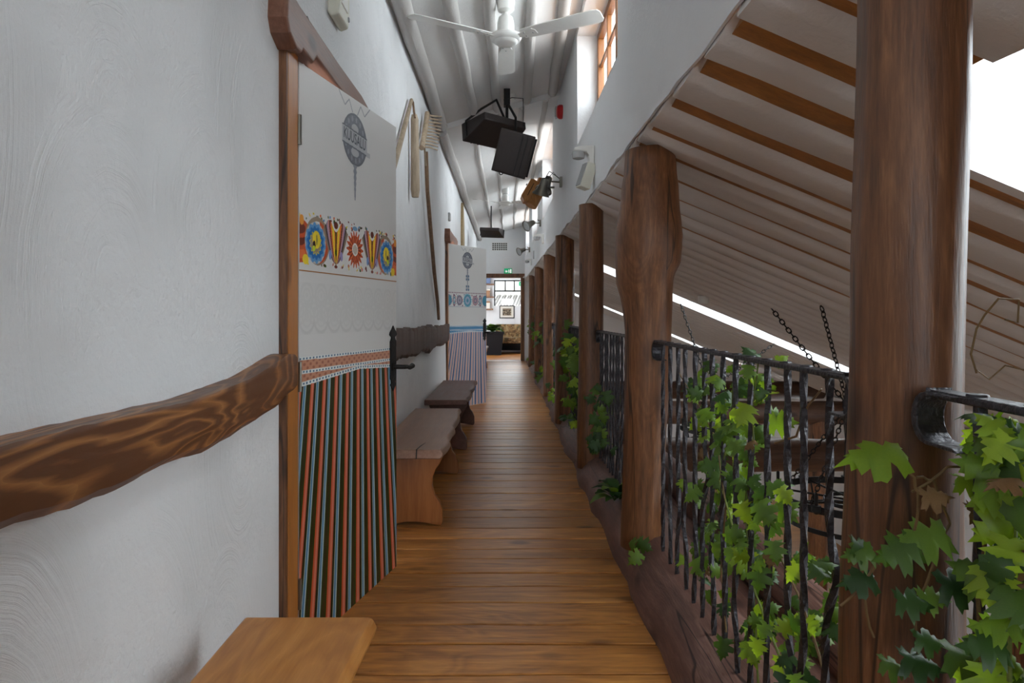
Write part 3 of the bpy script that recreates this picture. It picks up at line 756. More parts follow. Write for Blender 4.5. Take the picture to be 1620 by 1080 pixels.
# ================================================================== POSTS, LOG AND RAILINGS
# the log along the gallery edge
def sill():
    path = []; rad = []
    for i in range(0, 131):
        yy = -2.4+i*.149; wob = .028*n3(1, yy, 0, 1.1)
        path.append((.700+wob-.006*max(0, yy-4)*.55, yy, -.035+.02*n3(4, yy, 0, .9))); rad.append(.192+.022*n3(2, yy, 0, 1.3))
    o = MB().tube(path, rad, 28, amp=.13, fr=4.2).build('sill_log', 'sill_log', smooth=True)
    return tag(o, 'long reddish-brown log along the floor edge under the railing', 'log')
sill()
tag(MB().box(.70, 1.10, -3.4, END_Y, -.16, .02).build('trim_2', 'sill_log', kind='structure'), 'brown boarded ledge outside the railing')
n_ = 90
tag(MB().tube([(1.12+.02*n3(8, i*.3, 0), -2.4+i*.215, .06+.015*n3(9, i*.3, 0)) for i in range(n_+1)], [.105+.01*n3(3, i*.4, 2) for i in range(n_+1)], 14, amp=.06).build('outer_log', 'sill_log', smooth=True),
    'second thinner log beyond the railing on the hall side', 'log')
def post(x, y, prof, label, amp=.06, seg=24, flat=None):
    zs = np.linspace(prof[0][0], prof[-1][0], 34); path = []; rad = []
    for z in zs:
        for (a, b) in zip(prof, prof[1:]):
            if a[0] <= z <= b[0]+1e-6:
                t = (z-a[0])/(b[0]-a[0]); t = t*t*(3-2*t); r = a[1]+(b[1]-a[1])*t; dx = a[2]+(b[2]-a[2])*t; break
        path.append((x+dx+.004*n3(x, y, z*2), y+.004*n3(y, x, z*2), z)); rad.append(r)
    o = MB().tube(path, rad, seg, amp=amp, fr=1.6).build('timber_post', 'post_wood', smooth='full')
    return tag(o, label, 'post', 'timber posts along the railing')
TOP = lambda x: hall_z(x)-.012
post(.686, 1.17, [(.12, .098, -.022), (.53, .094, -.012), (1.16, .087, 0), (1.7, .084, .008), (hall_z(.69)-.0, .085, .010)], 'stout smooth timber post nearest the camera, at the right')
post(.643, 3.12, [(.10, .092, -.034), (.35, .091, -.025), (.60, .096, -.012), (.86, .104, -.004), (1.09, .108, .003), (1.20, .116, .0), (1.33, .132, -.012), (1.42, .150, .004), (1.50, .151, .010), (1.70, .131, .010), (1.84, .116, .010), (hall_z(.65)-.02, .110, .008)],
     'thick timber post with a swollen burl below its top', amp=.06)
POSTS = [(4.92, .605, .092, 'timber post just beyond the swollen one'), (6.92, .585, .098, 'timber post wrapped by the vine, third from the far wall side of the swollen post'),
         (9.2, .575, .085, 'fifth timber post from the camera'), (11.7, .555, .085, 'sixth timber post from the camera'), (14.3, .54, .085, 'farthest timber post before the end wall')]
POSTS[1] = (6.92, .585, .098, 'fourth timber post from the camera')
for (yy, xx, r, lb) in POSTS:
    post(xx, yy, [(.06, r*1.08, 0), (.8, r, .002), (1.4, r*.98, .003), (hall_z(xx)+.0, r*.97, .0)], lb, amp=.09)

RAILX = .655
def bar_mesh(seed, H):
    rg = random.Random(seed); n = 44; path = []; rad = []; kink = rg.choice([.22, .30, .45, .55, .62, .38, None]); sg = rg.choice([-1, 1]); tw = []
    for i in range(n+1):
        t = i/n; dx = dy = 0
        if kink: 
            q = (t-kink)/.07; dy = sg*.026*math.exp(-q*q)+sg*.007*math.tanh(q)
        dx = .0025*n3(seed, t*6, 0); dy += .003*n3(seed+3, t*5, 2)
        path.append((dx, dy, H*t)); rad.append(.0090*(1+.13*n3(seed, t*40, 7)))
    mb = MB(); mb.tube(path, rad, 4, twist=rg.choice([.30, .36, -.33]), phase=rg.uniform(0, 1.5)); return mb
BAR_H = .885
BARS = []
for k in range(9):
    me = bar_mesh(k*7+1, 1.0).mesh('bar'); me.materials.append(M('iron')); BARS.append(me)
def railing(label, ya, yb, spacing, offs=0.0, loop=False, xa=RAILX, xb=RAILX, seed=0, exact=None):
    """A section between two posts, from its far end ya to its near end yb."""
    rg = random.Random(seed)
    root = thing('iron_railing', label, 'railing', ((xa+xb)/2, (ya+yb)/2, .15), group='railing sections between the posts')
    zr = 1.040
    n = 14; path = [(xa+(xb-xa)*i/n+.002*n3(seed, i*.6, 0), ya+(yb-ya)*i/n, zr+.004*n3(seed, i*.5, 3)) for i in range(n+1)]
    mb = MB(); vs = []
    for (x, y_, z) in path: vs += [(x-.017, y_, z-.006), (x+.017, y_, z-.006), (x+.017, y_, z+.006), (x-.017, y_, z+.006)]
    fs = [(i*4+j, i*4+(j+1) % 4, i*4+4+(j+1) % 4, i*4+4+j) for i in range(n) for j in range(4)]+[(0, 1, 2, 3), (n*4+3, n*4+2, n*4+1, n*4)]
    mb.add(vs, [q[::-1] for q in fs]); mb.build('top_rail', 'iron', root, bevel=.003)
    ys = exact if exact else [ya-offs-spacing*i for i in range(int((ya-yb-.03)/spacing)+1)]
    for yy in ys:
        t = (yy-ya)/(yb-ya); x = xa+(xb-xa)*t; z0 = .118+.02*n3(4, yy, 0, .9)
        child_copy(rg.choice(BARS), 'bar', root, Matrix.Translation(Vector((x, yy, z0))-root.location) @ Matrix.Rotation(rg.choice([0, math.pi])+rg.uniform(-.3, .3), 4, 'Z') @ Matrix.Diagonal((1, 1, zr-.004-z0, 1)))
        MB().lathe([(.0, .004), (.013, .003), (.0145, 0)], (x, yy, zr+.006), 10).build('rivet', 'iron', root, smooth=True)
    # loop brackets that hold the rail to the posts
    for (yy, dirn, x) in ((ya, -1, xa), (yb, 1, xb)):
        prof = []
        for k in range(9):
            a = R(90+180*k/8); prof.append((.040*math.cos(a)*.9, .040*math.sin(a)))
        outer = [(.072, .040)]+prof+[(.072, -.040)]; inner = [(p[0]*.86+(.010 if .05 > p[0] else .0), p[1]*.86) for p in outer[::-1]]
        poly = [(yy+dirn*(u-.0), zr-.037+v) for u, v in outer+inner]
        MB().prism(poly, x-.022, x+.022, 'x').build('loop_bracket', 'iron', root, bevel=.002)
    return root
S2 = [2.865, 2.735, 2.62, 2.50, 2.385, 2.275, 2.17, 2.06, 1.945, 1.835, 1.72, 1.605, 1.495, 1.395, 1.30]
railing('iron railing section right behind the nearest timber post', 1.035, -1.6, .108, .085, seed=1)
railing('long iron railing section between the nearest and the swollen post', 2.955, 1.285, .11, exact=S2, seed=2)
railing('iron railing section beyond the swollen post', 4.80, 3.26, .11, .06, seed=3, xa=.65, xb=.655)
railing('iron railing section between the third and fourth posts', 6.80, 5.04, .112, .06, seed=4, xa=.635, xb=.65)
railing('iron railing section between the fourth and fifth posts', 9.08, 7.04, .115, .06, seed=5, xa=.62, xb=.635)
railing('iron railing section between the fifth and sixth posts', 11.58, 9.32, .12, .06, seed=6, xa=.60, xb=.62)
railing('iron railing section between the sixth post and the farthest', 14.18, 11.82, .12, .06, seed=7, xa=.585, xb=.60)

# ================================================================== WALL RAIL PLANKS
def wavy_plank(name, mat, label, prof, x0, x1, seed, amp=.006, step=.03, under=0.0):
    """prof: (y, z bottom, z top) along the wall; the front face is live-edged."""
    ys = np.arange(prof[0][0], prof[-1][0]+1e-6, step); P = np.array(prof)
    vs = []; m = 6
    for yy in ys:
        lo = np.interp(yy, P[:, 0], P[:, 1])+amp*n3(seed, yy, 0, 9)+amp*.6*n3(seed, yy, 0, 24); hi = np.interp(yy, P[:, 0], P[:, 2])+amp*n3(seed+5, yy, 0, 8)+amp*.5*n3(seed, yy, 3, 21)
        f = x1+.006*n3(seed, yy, 2, 4)
        vs += [(x0, yy, lo+.004), (f-.012, yy, lo), (f, yy, lo+.014), (f, yy, hi-.010), (f-.008, yy, hi), (x0, yy, hi+.002)]
    n = len(ys); fs = [(i*m+j, i*m+(j+1) % m, (i+1)*m+(j+1) % m, (i+1)*m+j) for i in range(n-1) for j in range(m)]
    fs = [q[::-1] for q in fs]+[tuple(range(m)), tuple(range((n-1)*m, n*m))[::-1]]
    return tag(MB().add(vs, fs).build(name, mat, smooth=True), label, 'wall rail', 'live-edge rails on the left wall')
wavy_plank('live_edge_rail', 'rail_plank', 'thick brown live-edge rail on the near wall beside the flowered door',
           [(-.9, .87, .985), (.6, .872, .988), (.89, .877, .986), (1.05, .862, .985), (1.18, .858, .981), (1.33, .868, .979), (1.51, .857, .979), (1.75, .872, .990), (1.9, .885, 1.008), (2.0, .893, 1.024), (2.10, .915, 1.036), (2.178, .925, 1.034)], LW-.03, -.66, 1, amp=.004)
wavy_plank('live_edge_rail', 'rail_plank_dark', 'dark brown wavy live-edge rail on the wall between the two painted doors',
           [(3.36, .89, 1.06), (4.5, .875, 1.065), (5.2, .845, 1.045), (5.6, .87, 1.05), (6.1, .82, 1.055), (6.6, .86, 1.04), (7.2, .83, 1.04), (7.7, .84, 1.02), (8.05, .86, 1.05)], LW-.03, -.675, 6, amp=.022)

# ================================================================== BENCHES
def bench(label, x0, x1, y0, y1, H, mat_s, mat_l, seed, th=.045, amp=.012, crack=False):
    rg = random.Random(seed); root = thing('bench', label, 'bench', ((x0+x1)/2, (y0+y1)/2, 0), group='wooden benches along the left wall')
    n = 26; right = []; left = []
    for i in range(n+1):
        t = i/n; yy = y0+(y1-y0)*t
        e = amp*n3(seed, yy, 0, 3.2)+amp*.5*n3(seed, yy, 4, 9)
        right.append((x1+e, yy)); left.append((x0+.3*amp*n3(seed+2, yy, 1, 3), yy))
    vs = []
    for (a, b) in zip(left, right):
        vs += [(a[0], a[1], H-th), (b[0]-.010, b[1], H-th), (b[0]+.004, b[1], H-th*.55), (b[0]-.008, b[1], H-.003), (b[0]-.02, b[1], H), (a[0], a[1], H)]
    m = 6; fs = [(i*m+j, i*m+(j+1) % m, (i+1)*m+(j+1) % m, (i+1)*m+j) for i in range(n) for j in range(m)]
    fs += [tuple(range(m))[::-1], tuple(range(n*m, n*m+m))]
    seat = MB().add(vs, fs).build('seat', mat_s, root, smooth=True, bevel=.006)
    if crack:
        xc = x0+(x1-x0)*.62
        pts = [(xc-.004, y0-.0015, H-th*.95), (xc-.002, y0-.0015, H+.0008), (xc+.006, y0+.09, H+.0008), (xc+.022, y0+.19, H+.0008)]
        MB().tube(pts, [.003, .0035, .003, .001], 5).build('crack', 'iron_dark', seat)
    w = (x1-x0)/2-.015; cx = (x0+x1)/2; h = H-th
    half = [(.92, 0), (.98, .05), (.97, .22), (.86, .33), (.70, .42), (.62, .55), (.64, .66), (.74, .76), (.90, .86), (.97, .93), (.97, 1.0)]
    poly = [(w*a, h*b) for a, b in half]+[(-w*a, h*b) for a, b in half[::-1]]
    foot = [(-w*.62, .006), (-w*.38, h*.035), (-w*.15, h*.05), (w*.15, h*.05), (w*.38, h*.035), (w*.62, .006)]
    poly = [(cx+a, b) for a, b in poly+foot]
    for yc in (y0+.17, y1-.20):
        MB().prism(poly, yc, yc+.045, 'y').build('leg', mat_l, root, bevel=.005)
    MB().box(cx-.02, cx+.02, y0+.20, y1-.19, h*.55, h*.55+.07).build('stretcher', mat_l, root, bevel=.004)
    return root
bench('light orange pine bench in the near left corner', -.615, -.312, .25, 1.605, .450, 'bench_light', 'bench_leg', 3, amp=.008)
bench('brown bench with a cracked seat beyond the flowered door', -.695, -.335, 3.58, 5.16, .450, 'bench_seat', 'bench_leg', 7, th=.05, amp=.026, crack=True)
bench('dark brown bench before the blue-striped door', -.685, -.322, 5.66, 7.35, .450, 'bench_dark', 'bench_dark', 11, amp=.022)
bench('small orange bench far down beyond the blue-striped door', -.66, -.40, 13.4, 14.8, .48, 'bench_seat', 'bench_light', 15)

# ================================================================== CEILING FANS
def fan(label, x, y, zb, r, rot0, span=.065):
    zc = ceil_z(x)-(.055 if y > 7 else 0)
    root = thing('ceiling_fan', label, 'fan', (x, y, zc), group='white ceiling fans')
    MB().lathe([(.02, zc-.10), (.055, zc-.085), (.062, zc-.03), (.058, zc+.02)], (x, y, 0), 20).build('canopy', 'white_metal', root, smooth=True)
    MB().tube([(x, y, zb+.10), (x, y, zc-.06)], .011, 10).build('rod', 'white_metal', root, smooth=True)
    MB().lathe([(.05, zb+.015), (.058, zb+.03), (.056, zb+.10), (.048, zb+.135), (.03, zb+.15), (.02, zb+.17), (.012, zb+.19)], (x, y, 0), 24).build('motor_cup', 'white_metal', root, smooth=True)
    MB().lathe([(.0, zb-.048), (.06, zb-.046), (.078, zb-.034), (.082, zb-.024), (.096, zb-.02), (.107, zb-.004), (.108, zb+.012), (.09, zb+.022), (.04, zb+.026)], (x, y, 0), 28).build('motor', 'white_metal', root, smooth=True)
    for k in range(3):
        a = rot0+k*2*math.pi/3; RMx = Matrix.Translation((x, y, zb)) @ Matrix.Rotation(a, 4, 'Z') @ Matrix.Rotation(R(-11), 4, 'X')
        mb = MB(); out = [(.13, -.052), (.20, -.058), (r-.05, -.075), (r-.012, -.066), (r, -.04), (r-.004, .03), (r-.02, .058), (r-.06, .066), (.20, .054), (.13, .048)]
        mb.prism(out, -.003, .003); mb.xf(RMx)
        bl = mb.build('blade', 'white_metal', root, bevel=.001)
        mb = MB(); mb.prism([(.07, -.018), (.12, -.022), (.215, -.045), (.235, -.02), (.235, .02), (.215, .045), (.12, .022), (.07, .018)], -.008, -.003); mb.xf(RMx); mb.build('blade_iron', 'white_metal', bl)
        for (u, v) in ((.15, .02), (.15, -.02), (.21, 0)):
            mb = MB(); mb.lathe([(.0, -.011), (.006, -.0105), (.007, -.008)], (u, v, 0), 8); mb.xf(RMx); mb.build('screw', 'lens_grey', bl)
fan('white three-blade ceiling fan nearest the camera', -.008, 4.62, CZ+1.87, .70, R(90))
fan('small distant white ceiling fan beyond the loudspeakers', -.03, 11.3, CZ+1.84, .62, R(97))

# ================================================================== LOUDSPEAKERS
def speaker(label, loc, rot, w=.46, h=.30, d=.30, small=False):
    root = thing('loudspeaker', label, 'loudspeaker', loc, rot=rot, group='black hanging loudspeakers')
    # wedge cabinet: front face (-y) wide, back narrower
    b = .30*d
    pts = [(-w/2, -d/2, -h/2), (w/2, -d/2, -h/2), (w/2-.04, d/2, -h/2+b*.5), (-w/2+.04, d/2, -h/2+b*.5), (-w/2, -d/2, h/2), (w/2, -d/2, h/2), (w/2-.04, d/2, h/2-b*.5), (-w/2+.04, d/2, h/2-b*.5)]
    MB().hexa(pts).build('cabinet', 'speaker_black', root, world=False, bevel=.008)
    MB().box(-w/2+.015, w/2-.015, -d/2-.018, -d/2-.004, -h/2+.015, h/2-.015).build('grille', 'speaker_black', root, world=False, bevel=.006)
    for x in (.16*w, .30*w): MB().box(x-.005, x+.005, -d/2-.022, -d/2-.016, -h/2+.012, h/2-.012).build('rib', 'iron_dark', root, world=False)
    MB().box(-w/2-.004, w/2+.004, -d/2+.075, -d/2+.085, -h/2-.002+.02, h/2-.02).build('seam_band', 'iron_dark', root, world=False)
    MB().torus((-w*.28, 0, -h/2+.01-.016), .017, .0045, Matrix.Rotation(R(90), 3, 'X'), 16, 6).build('eye_bolt', 'iron_dark', root, world=False, smooth=True)
    return root
speaker('black loudspeaker tilted under the ceiling bracket, the farther one', at(784, 205, 6.35), (R(14), R(-4), R(212)), .52, .18, .36)
speaker('black loudspeaker hung lower in front of its twin', at(816, 243, 5.95), (R(14), R(17), R(-8)), .31, .37, .24)
speaker('flat black loudspeaker far under the ceiling near the end wall', at(777, 366, 12.6), (R(8), R(-3), R(170)), .44, .16, .34)
br = thing('speaker_bracket', 'dark metal ceiling bracket carrying the two loudspeakers', 'bracket', at(800, 180, 6.5))
MB().box(-.03, .03, 6.45, 6.55, ceil_z(0)-.16, ceil_z(-.03)+.002).build('plate', 'iron_dark', br)
MB().tube([(0, 6.5, ceil_z(0)-.12), (.0, 6.4, CZ+1.83)], .014, 8).build('arm', 'iron_dark', br)
MB().tube([(0, 6.5, ceil_z(0)-.12), (.08, 6.25, CZ+1.80), (.078, 5.97, CZ+1.44)], .012, 8).build('arm', 'iron_dark', br)
MB().tube([(-.03, 6.5, ceil_z(0)-.10), (.05, 6.4, ceil_z(0)-.11), (.15, 6.3, ceil_z(0)-.15), (.15, 6.25, CZ+1.72)], .004, 6).build('cable', 'iron_dark', br)
MB().tube([(-.42, 6.98, ceil_z(-.42)-.04), (-.25, 6.7, ceil_z(-.25)-.05), (-.10, 6.5, ceil_z(-.1)-.07), (-.02, 6.45, CZ+1.84)], .012, 6).build('strut', 'iron_dark', br)
bf = thing('speaker_bracket', 'short metal rod carrying the far flat loudspeaker', 'bracket', at(777, 350, 12.6))
MB().tube([(-.29, 12.6, CZ+1.58), (-.29, 12.6, ceil_z(-.29)-.05)], .012, 8).build('rod', 'iron_dark', bf)

# ================================================================== THINGS ON THE RIGHT WALL
def wall_x(y): return rx(y)
# red alarm sounder
y = 6.75; z = CZ+(497-177)*y/F; x = wall_x(y)
al = thing('alarm_sounder', 'round red alarm sounder high on the right wall', 'alarm', (x, y, z))
RX = Matrix.Rotation(R(-90), 3, 'Y')
MB().lathe([(.066, -.004), (.07, .01), (.07, .03), (.058, .05), (.034, .058), (.02, .058)], (x, y, z), 24, RX).build('housing', 'red_plastic', al, smooth=True)
MB().lathe([(.05, -.01), (.05, .0)], (x+.003, y, z), 18, RX).build('base', 'white_plastic', al)
y = 7.3; z = CZ+(497-178)*y/F; x = wall_x(y)
tag(MB().box(x-.03, x+.004, y-.03, y+.03, z-.06, z+.06).build('sensor', 'lens_grey', bevel=.008), 'small grey sensor just beyond the red alarm sounder', 'sensor')
# emergency lights: bracket arm with lamp head and battery box
def emergency(label, px, py, y, s=1.0, boxed=True):
    x = wall_x(y); z = CZ+(497-py)*y/F
    root = thing('emergency_light', label, 'wall lamp', (x, y, z), group='white emergency lights on the right wall')
    poly = [(x+.004, z-.10*s), (x+.004, z+.035*s), (x-.10*s, z+.03*s), (x-.135*s, z+.018*s), (x-.135*s, z), (x-.10*s, z-.004*s), (x-.05*s, z-.006*s), (x-.036*s, z-.03*s), (x-.030*s, z-.10*s)]
    MB().prism(poly, y-.045*s, y+.045*s, 'y').build('bracket', 'white_plastic', root, bevel=.008)
    MB().lathe([(.04*s, 0), (.045*s, -.015*s), (.04*s, -.045*s), (.02*s, -.052*s)], (x-.10*s, y, z), 18).build('sensor_head', 'lens_grey', root, smooth=True)
    if boxed:
        mb = MB(); mb.box(-.035, .035, -.055, .055, -.085, .085); mb.xf(Matrix.Translation((x-.045, y-.01, z-.165)) @ Matrix.Rotation(R(18), 4, 'Y') @ Matrix.Rotation(R(12), 4, 'Z'))
        mb.build('lamp_box', 'cream_plastic', root, bevel=.006)
        mb = MB(); mb.box(-.041, -.036, -.045, .045, -.075, .075); mb.xf(Matrix.Translation((x-.045, y-.01, z-.165)) @ Matrix.Rotation(R(18), 4, 'Y') @ Matrix.Rotation(R(12), 4, 'Z'))
        mb.build('lens', 'lens_grey', root)
        MB().tube([(x-.02, y, z-.09), (x-.035, y, z-.12)], .016, 8).build('neck', 'white_plastic', root)
emergency('white emergency light with tilted lamp box nearest on the right wall', 935, 240, 4.52, .98)
emergency('small white emergency light beyond the spotlights', 862, 374, 9.6, 1.0, False)
emergency('farthest tiny white emergency light on the right wall', 842, 412, 13.2, .9, False)
y = 12.2; x = wall_x(y); z = CZ+(497-403)*y/F
tag(MB().box(x-.02, x+.004, y-.06, y+.06, z-.07, z+.07).build('junction_box', 'lens_grey', bevel=.006), 'small square junction box on the far right wall', 'box')
# spotlights
def spot(label, y, py, n=1, dirs=((-.6, .0, -.75),)):
    x = wall_x(y); z = CZ+(497-py)*y/F
    root = thing('spotlight', label, 'spotlight', (x, y, z), group='metal spotlights on the right wall')
    MB().box(x-.03, x+.004, y-.03, y+.03, z-.05, z+.05).build('wall_plate', 'steel', root, bevel=.006)
    MB().tube([(x-.02, y, z), (x-.12, y-.01, z+.005), (x-.15, y-.01, z)], .009, 8).build('arm', 'steel', root, smooth=True)
    for k, d in enumerate(dirs):
        d = Vector(d).normalized(); q = Vector((0, 0, -1)).rotation_difference(d).to_matrix()
        c = Vector((x-.155-.04*k, y-.02-.12*k, z-.01-.045*k))
        MB().lathe([(.018, .07), (.035, .06), (.042, .0), (.055, -.05), (.082, -.085), (.086, -.10), (.078, -.10), (.05, -.05), (.02, -.03)], c, 20, q).build('lamp_head', 'steel', root, smooth=True)
        MB().lathe([(.0, -.080), (.074, -.082), (.074, -.088), (.0, -.090)], c, 18, q).build('lens', 'lens_grey', root, smooth=True)
        MB().tube([c+q @ Vector((0, 0, .07)), c+q @ Vector((.02, 0, .14)), (x-.06, y, z+.06), (x-.01, y, z+.02)], .004, 6).build('cable', 'iron_dark', root)
spot('twin metal spotlight beside the wooden log lamp', 6.75, 288, 2, ((-.35, -.35, -.85), (-.25, .25, -.9)))
spot('middle metal spotlight on the right wall', 10.2, 353, 1, ((-.8, -.5, -.5),))
spot('farthest small spotlight by the end wall', 13.9, 395, 1, ((-.8, -.5, -.35),))
# carved log lamp
y = 7.7; c = at(846, 304, y)
lg = thing('log_lamp', 'orange carved log with a split block hanging beside the spotlight', 'log lamp', tuple(c))
ax = Matrix.Rotation(R(27), 4, 'Y') @ Matrix.Rotation(R(-12), 4, 'X'); T = Matrix.Translation(c) @ ax
mb = MB(); mb.tube([(.03, 0, -.17), (.03, 0, 0), (.03, 0, .17)], [.07, .073, .07], 18, amp=.03); mb.xf(T); mb.build('log', 'log_lamp_wood', lg, smooth=True, bevel=.004)
mb = MB(); mb.prism([(-.115, -.13), (-.06, -.17), (-.01, -.15), (-.01, .10), (-.07, .11), (-.105, .10)], -.07, .05, 'y'); mb.xf(T); mb.build('block', 'log_lamp_wood', lg, bevel=.006)
mb = MB(); mb.tube([(-.115, -.02, .03), (-.125, -.02, .03)], .012, 8); mb.xf(T); mb.build('peg', 'iron_dark', lg)
mb = MB(); mb.box(-.055, -.048, -.078, -.068, -.10, .06); mb.xf(T); mb.build('slot', 'iron_dark', lg)
MB().tube([c+Vector((.05, 0, .05)), (wall_x(y)+.01, y+.02, c.z+.06)], .012, 8).build('arm', 'steel', lg)

# ================================================================== THINGS ON THE LEFT WALL AND CEILING
y = 2.86; z0, z1 = CZ+(497-40)*y/F-.0, CZ+(497+60)*y/F
ex = thing('emergency_light', 'cream wall emergency light above the flowered door lintel', 'wall lamp', (LW, y, z0), group=None)
MB().prism([(LW-.004, z0+.02), (LW+.012, z0), (LW+.045, z0+.012), (LW+.05, z0+.05), (LW+.05, z1), (LW-.004, z1)], y-.095, y+.075, 'y').build('housing', 'cream_plastic', ex, bevel=.008)
MB().box(LW+.048, LW+.055, y-.075, y+.03, z0+.06, z1-.02).build('diffuser', 'white_plastic', ex, bevel=.003)
MB().lathe([(.0, .005), (.010, .004), (.012, 0)], (LW+.05, y+.052, z0+.045), 10, Matrix.Rotation(R(90), 3, 'Y')).build('screw', 'lens_grey', ex)
# nail on the lintel
tag(MB().tube([(LW+.02, 2.36, 2.15), (LW+.025, 2.36, 2.175), (LW+.04, 2.36, 2.18)], [.008, .009, .011], 8).build('hook', 'iron_dark', smooth=True), 'small dark hook on top of the first door lintel', 'hook')
# flail: thin handle and thick beater joined by a thong
fx = LW+.03
fa = thing('threshing_flail', 'old wooden threshing flail hung on the left wall', 'flail', (fx, 5.2, 1.9))
def wp(px, py, off=0.03): 
    Y = (LW+off)*F/(px-VX); return Vector((LW+off, Y, CZ-(py-VY)*Y/F))
MB().tube([wp(651, 158).lerp(wp(621, 272), k/5) for k in range(6)], [.013, .016, .018, .018, .018, .017], 10, amp=.1).build('handle', 'tool_wood', fa, smooth=True)
MB().tube([wp(655.5, 181, .045), wp(656, 190, .045), wp(656.5, 240, .045), wp(657, 300, .045), wp(657, 312, .045)], [.020, .029, .032, .034, .026], 10, amp=.1).build('beater', 'tool_wood', fa, smooth=True)
MB().tube([wp(651, 157), wp(653.5, 162), wp(655, 176, .045), wp(656.5, 186, .06)], [.008, .008, .008, .008], 6).build('thong', 'tool_wood_dark', fa, smooth=True)
# rake: handle, curved head bar and teeth
rk = thing('hay_rake', 'wooden hay rake with long teeth leaning on the left wall', 'rake', tuple(wp(694, 505)))
MB().tube([wp(674, 240, .05), wp(676, 300, .045), wp(681, 360, .04), wp(687, 430, .035), wp(692.5, 480, .03), wp(694, 505, .03)], [.017, .017, .018, .018, .017, .015], 8).build('handle', 'tool_wood_dark', rk, smooth=True)
h0, h1 = wp(667, 234, .05), wp(676, 179, .05)
hp_ = [h0.lerp(h1, t)+Vector((.0, .10*math.sin(math.pi*t)*.3, 0)) for t in (0, .25, .5, .75, 1)]
MB().tube(hp_, .022, 8).build('head', 'tool_wood', rk, smooth=True)
for k in range(11):
    t = (k+.4)/11; p = h0.lerp(h1, t)+Vector((0, .03*math.sin(math.pi*t), 0))
    MB().tube([p, p+Vector((.055, .07, .012)), p+Vector((.115, .10, -.004+.02*t))], [.008, .0075, .005], 6).build('tooth', 'tool_wood', rk, smooth=True)
MB().tube([wp(674, 262, .05), wp(670, 215, .05)], .008, 6).build('brace', 'tool_wood', rk)
# straw plaque above the blue door
Y0 = 10.9
pl = [(Y0-.22, CZ+1.02), (Y0+.26, CZ+1.02), (Y0+.25, CZ+1.2), (Y0+.20, CZ+1.45), (Y0+.08, CZ+1.66), (Y0-.03, CZ+1.78), (Y0-.08, CZ+1.7), (Y0-.16, CZ+1.45), (Y0-.22, CZ+1.2)]
tag(MB().prism(pl, LW-.01, LW+.035, 'x').build('straw_hanging', 'straw', bevel=.01), 'pointed straw-coloured hanging above the blue-striped door', 'wall hanging')
yy = LW*F/(709-VX); z = CZ+(497-343)*yy/F
tag(MB().box(LW-.01, LW+.03, yy-.05, yy+.05, z-.05, z+.05).build('wall_socket', 'lens_grey', bevel=.01), 'small grey box on the left wall before the second door lintel', 'box')
# smoke detector
c = at(806, 160, 6.72); zc = ceil_z(c.x)
tag(MB().lathe([(.04, zc-.05), (.056, zc-.045), (.062, zc-.02), (.062, zc+.01)], (c.x, c.y, 0), 20).build('smoke_detector', 'white_plastic', smooth=True), 'round white smoke detector on the ceiling above the loudspeakers', 'detector')
# vent grille and exit sign on the end wall
vg = thing('vent_grille', 'square-meshed vent grille high on the end wall', 'vent', (-.18, END_Y, 2.75))
a, b = at(778.5, 396, END_Y), at(802.5, 384, END_Y)
MB().box(a.x, b.x, END_Y-.008, END_Y+.01, a.z, b.z).build('backing', 'vent_dark', vg)
for i in range(8):
    x = a.x+(b.x-a.x)*i/7; MB().box(x-.006, x+.006, END_Y-.018, END_Y-.004, a.z, b.z).build('slat', 'white_plastic', vg)
for i in range(5):
    z = a.z+(b.z-a.z)*i/4; MB().box(a.x, b.x, END_Y-.017, END_Y-.005, z-.006, z+.006).build('slat', 'white_plastic', vg)
def exit_sign(label, x0, x1, z0, z1, y):
    root = thing('exit_sign', label, 'sign', ((x0+x1)/2, y, z0), group='green exit signs')
    MB().box(x0, x1, y-.03, y+.004, z0, z1).build('panel', 'exit_green', root, bevel=.003)
    w = x1-x0; h = z1-z0; yy = y-.0315
    def pic(poly): MB().prism([(x0+w*a, z0+h*b) for a, b in poly], yy, yy+.002, 'y').build('pictogram', 'sign_white', root)
    pic([(.74, .15), (.92, .15), (.92, .85), (.74, .85)])
    pic([(.12, .44), (.30, .70), (.30, .54), (.42, .54), (.42, .34), (.30, .34), (.30, .18)])
    pic([(.50, .15), (.56, .15), (.62, .38), (.70, .18), (.72, .24), (.66, .50), (.68, .66), (.60, .84), (.55, .80), (.57, .62), (.50, .58), (.52, .52), (.57, .54)])
    return root
a, b = at(797.5, 433, END_Y-.01), at(810, 424.5, END_Y-.01)
exit_sign('green exit sign above the end doorway', a.x, b.x, a.z, b.z, END_Y)

# ================================================================== FAR ROOM
ye = RY
wr = thing('window_5', 'small window of the far room with dark glazing bars', None, (0, ye, 1.42), kind='structure')
for (p, q, r, s) in ((-.40, .55, 1.86, 1.90), (-.40, .55, 2.18, 2.22), (-.40, -.36, 1.42, 2.22), (.51, .55, 1.42, 2.22), (-.07, -.035, 1.86, 2.2), (.21, .245, 1.86, 2.2)):
    MB().box(p, q, ye+.10, ye+.14, r, s).build('frame_bar', 'frame_black', wr)
for (p, q, r, s) in ((-.36, -.07, 1.90, 2.18), (-.035, .21, 1.90, 2.18), (.245, .51, 1.90, 2.18), (-.36, .51, 1.46, 1.86)): MB().box(p, q, ye+.118, ye+.122, r, s).build('pane', 'pane_glass', wr)
es2 = exit_sign('small green exit sign hung before the far room window', .36, .62, 2.02, 2.14, 20.6)
for x in (.40, .58): MB().tube([(x, 20.585, 2.13), (x, 20.585, 2.6)], .006, 6).build('hanger', 'white_metal', es2)
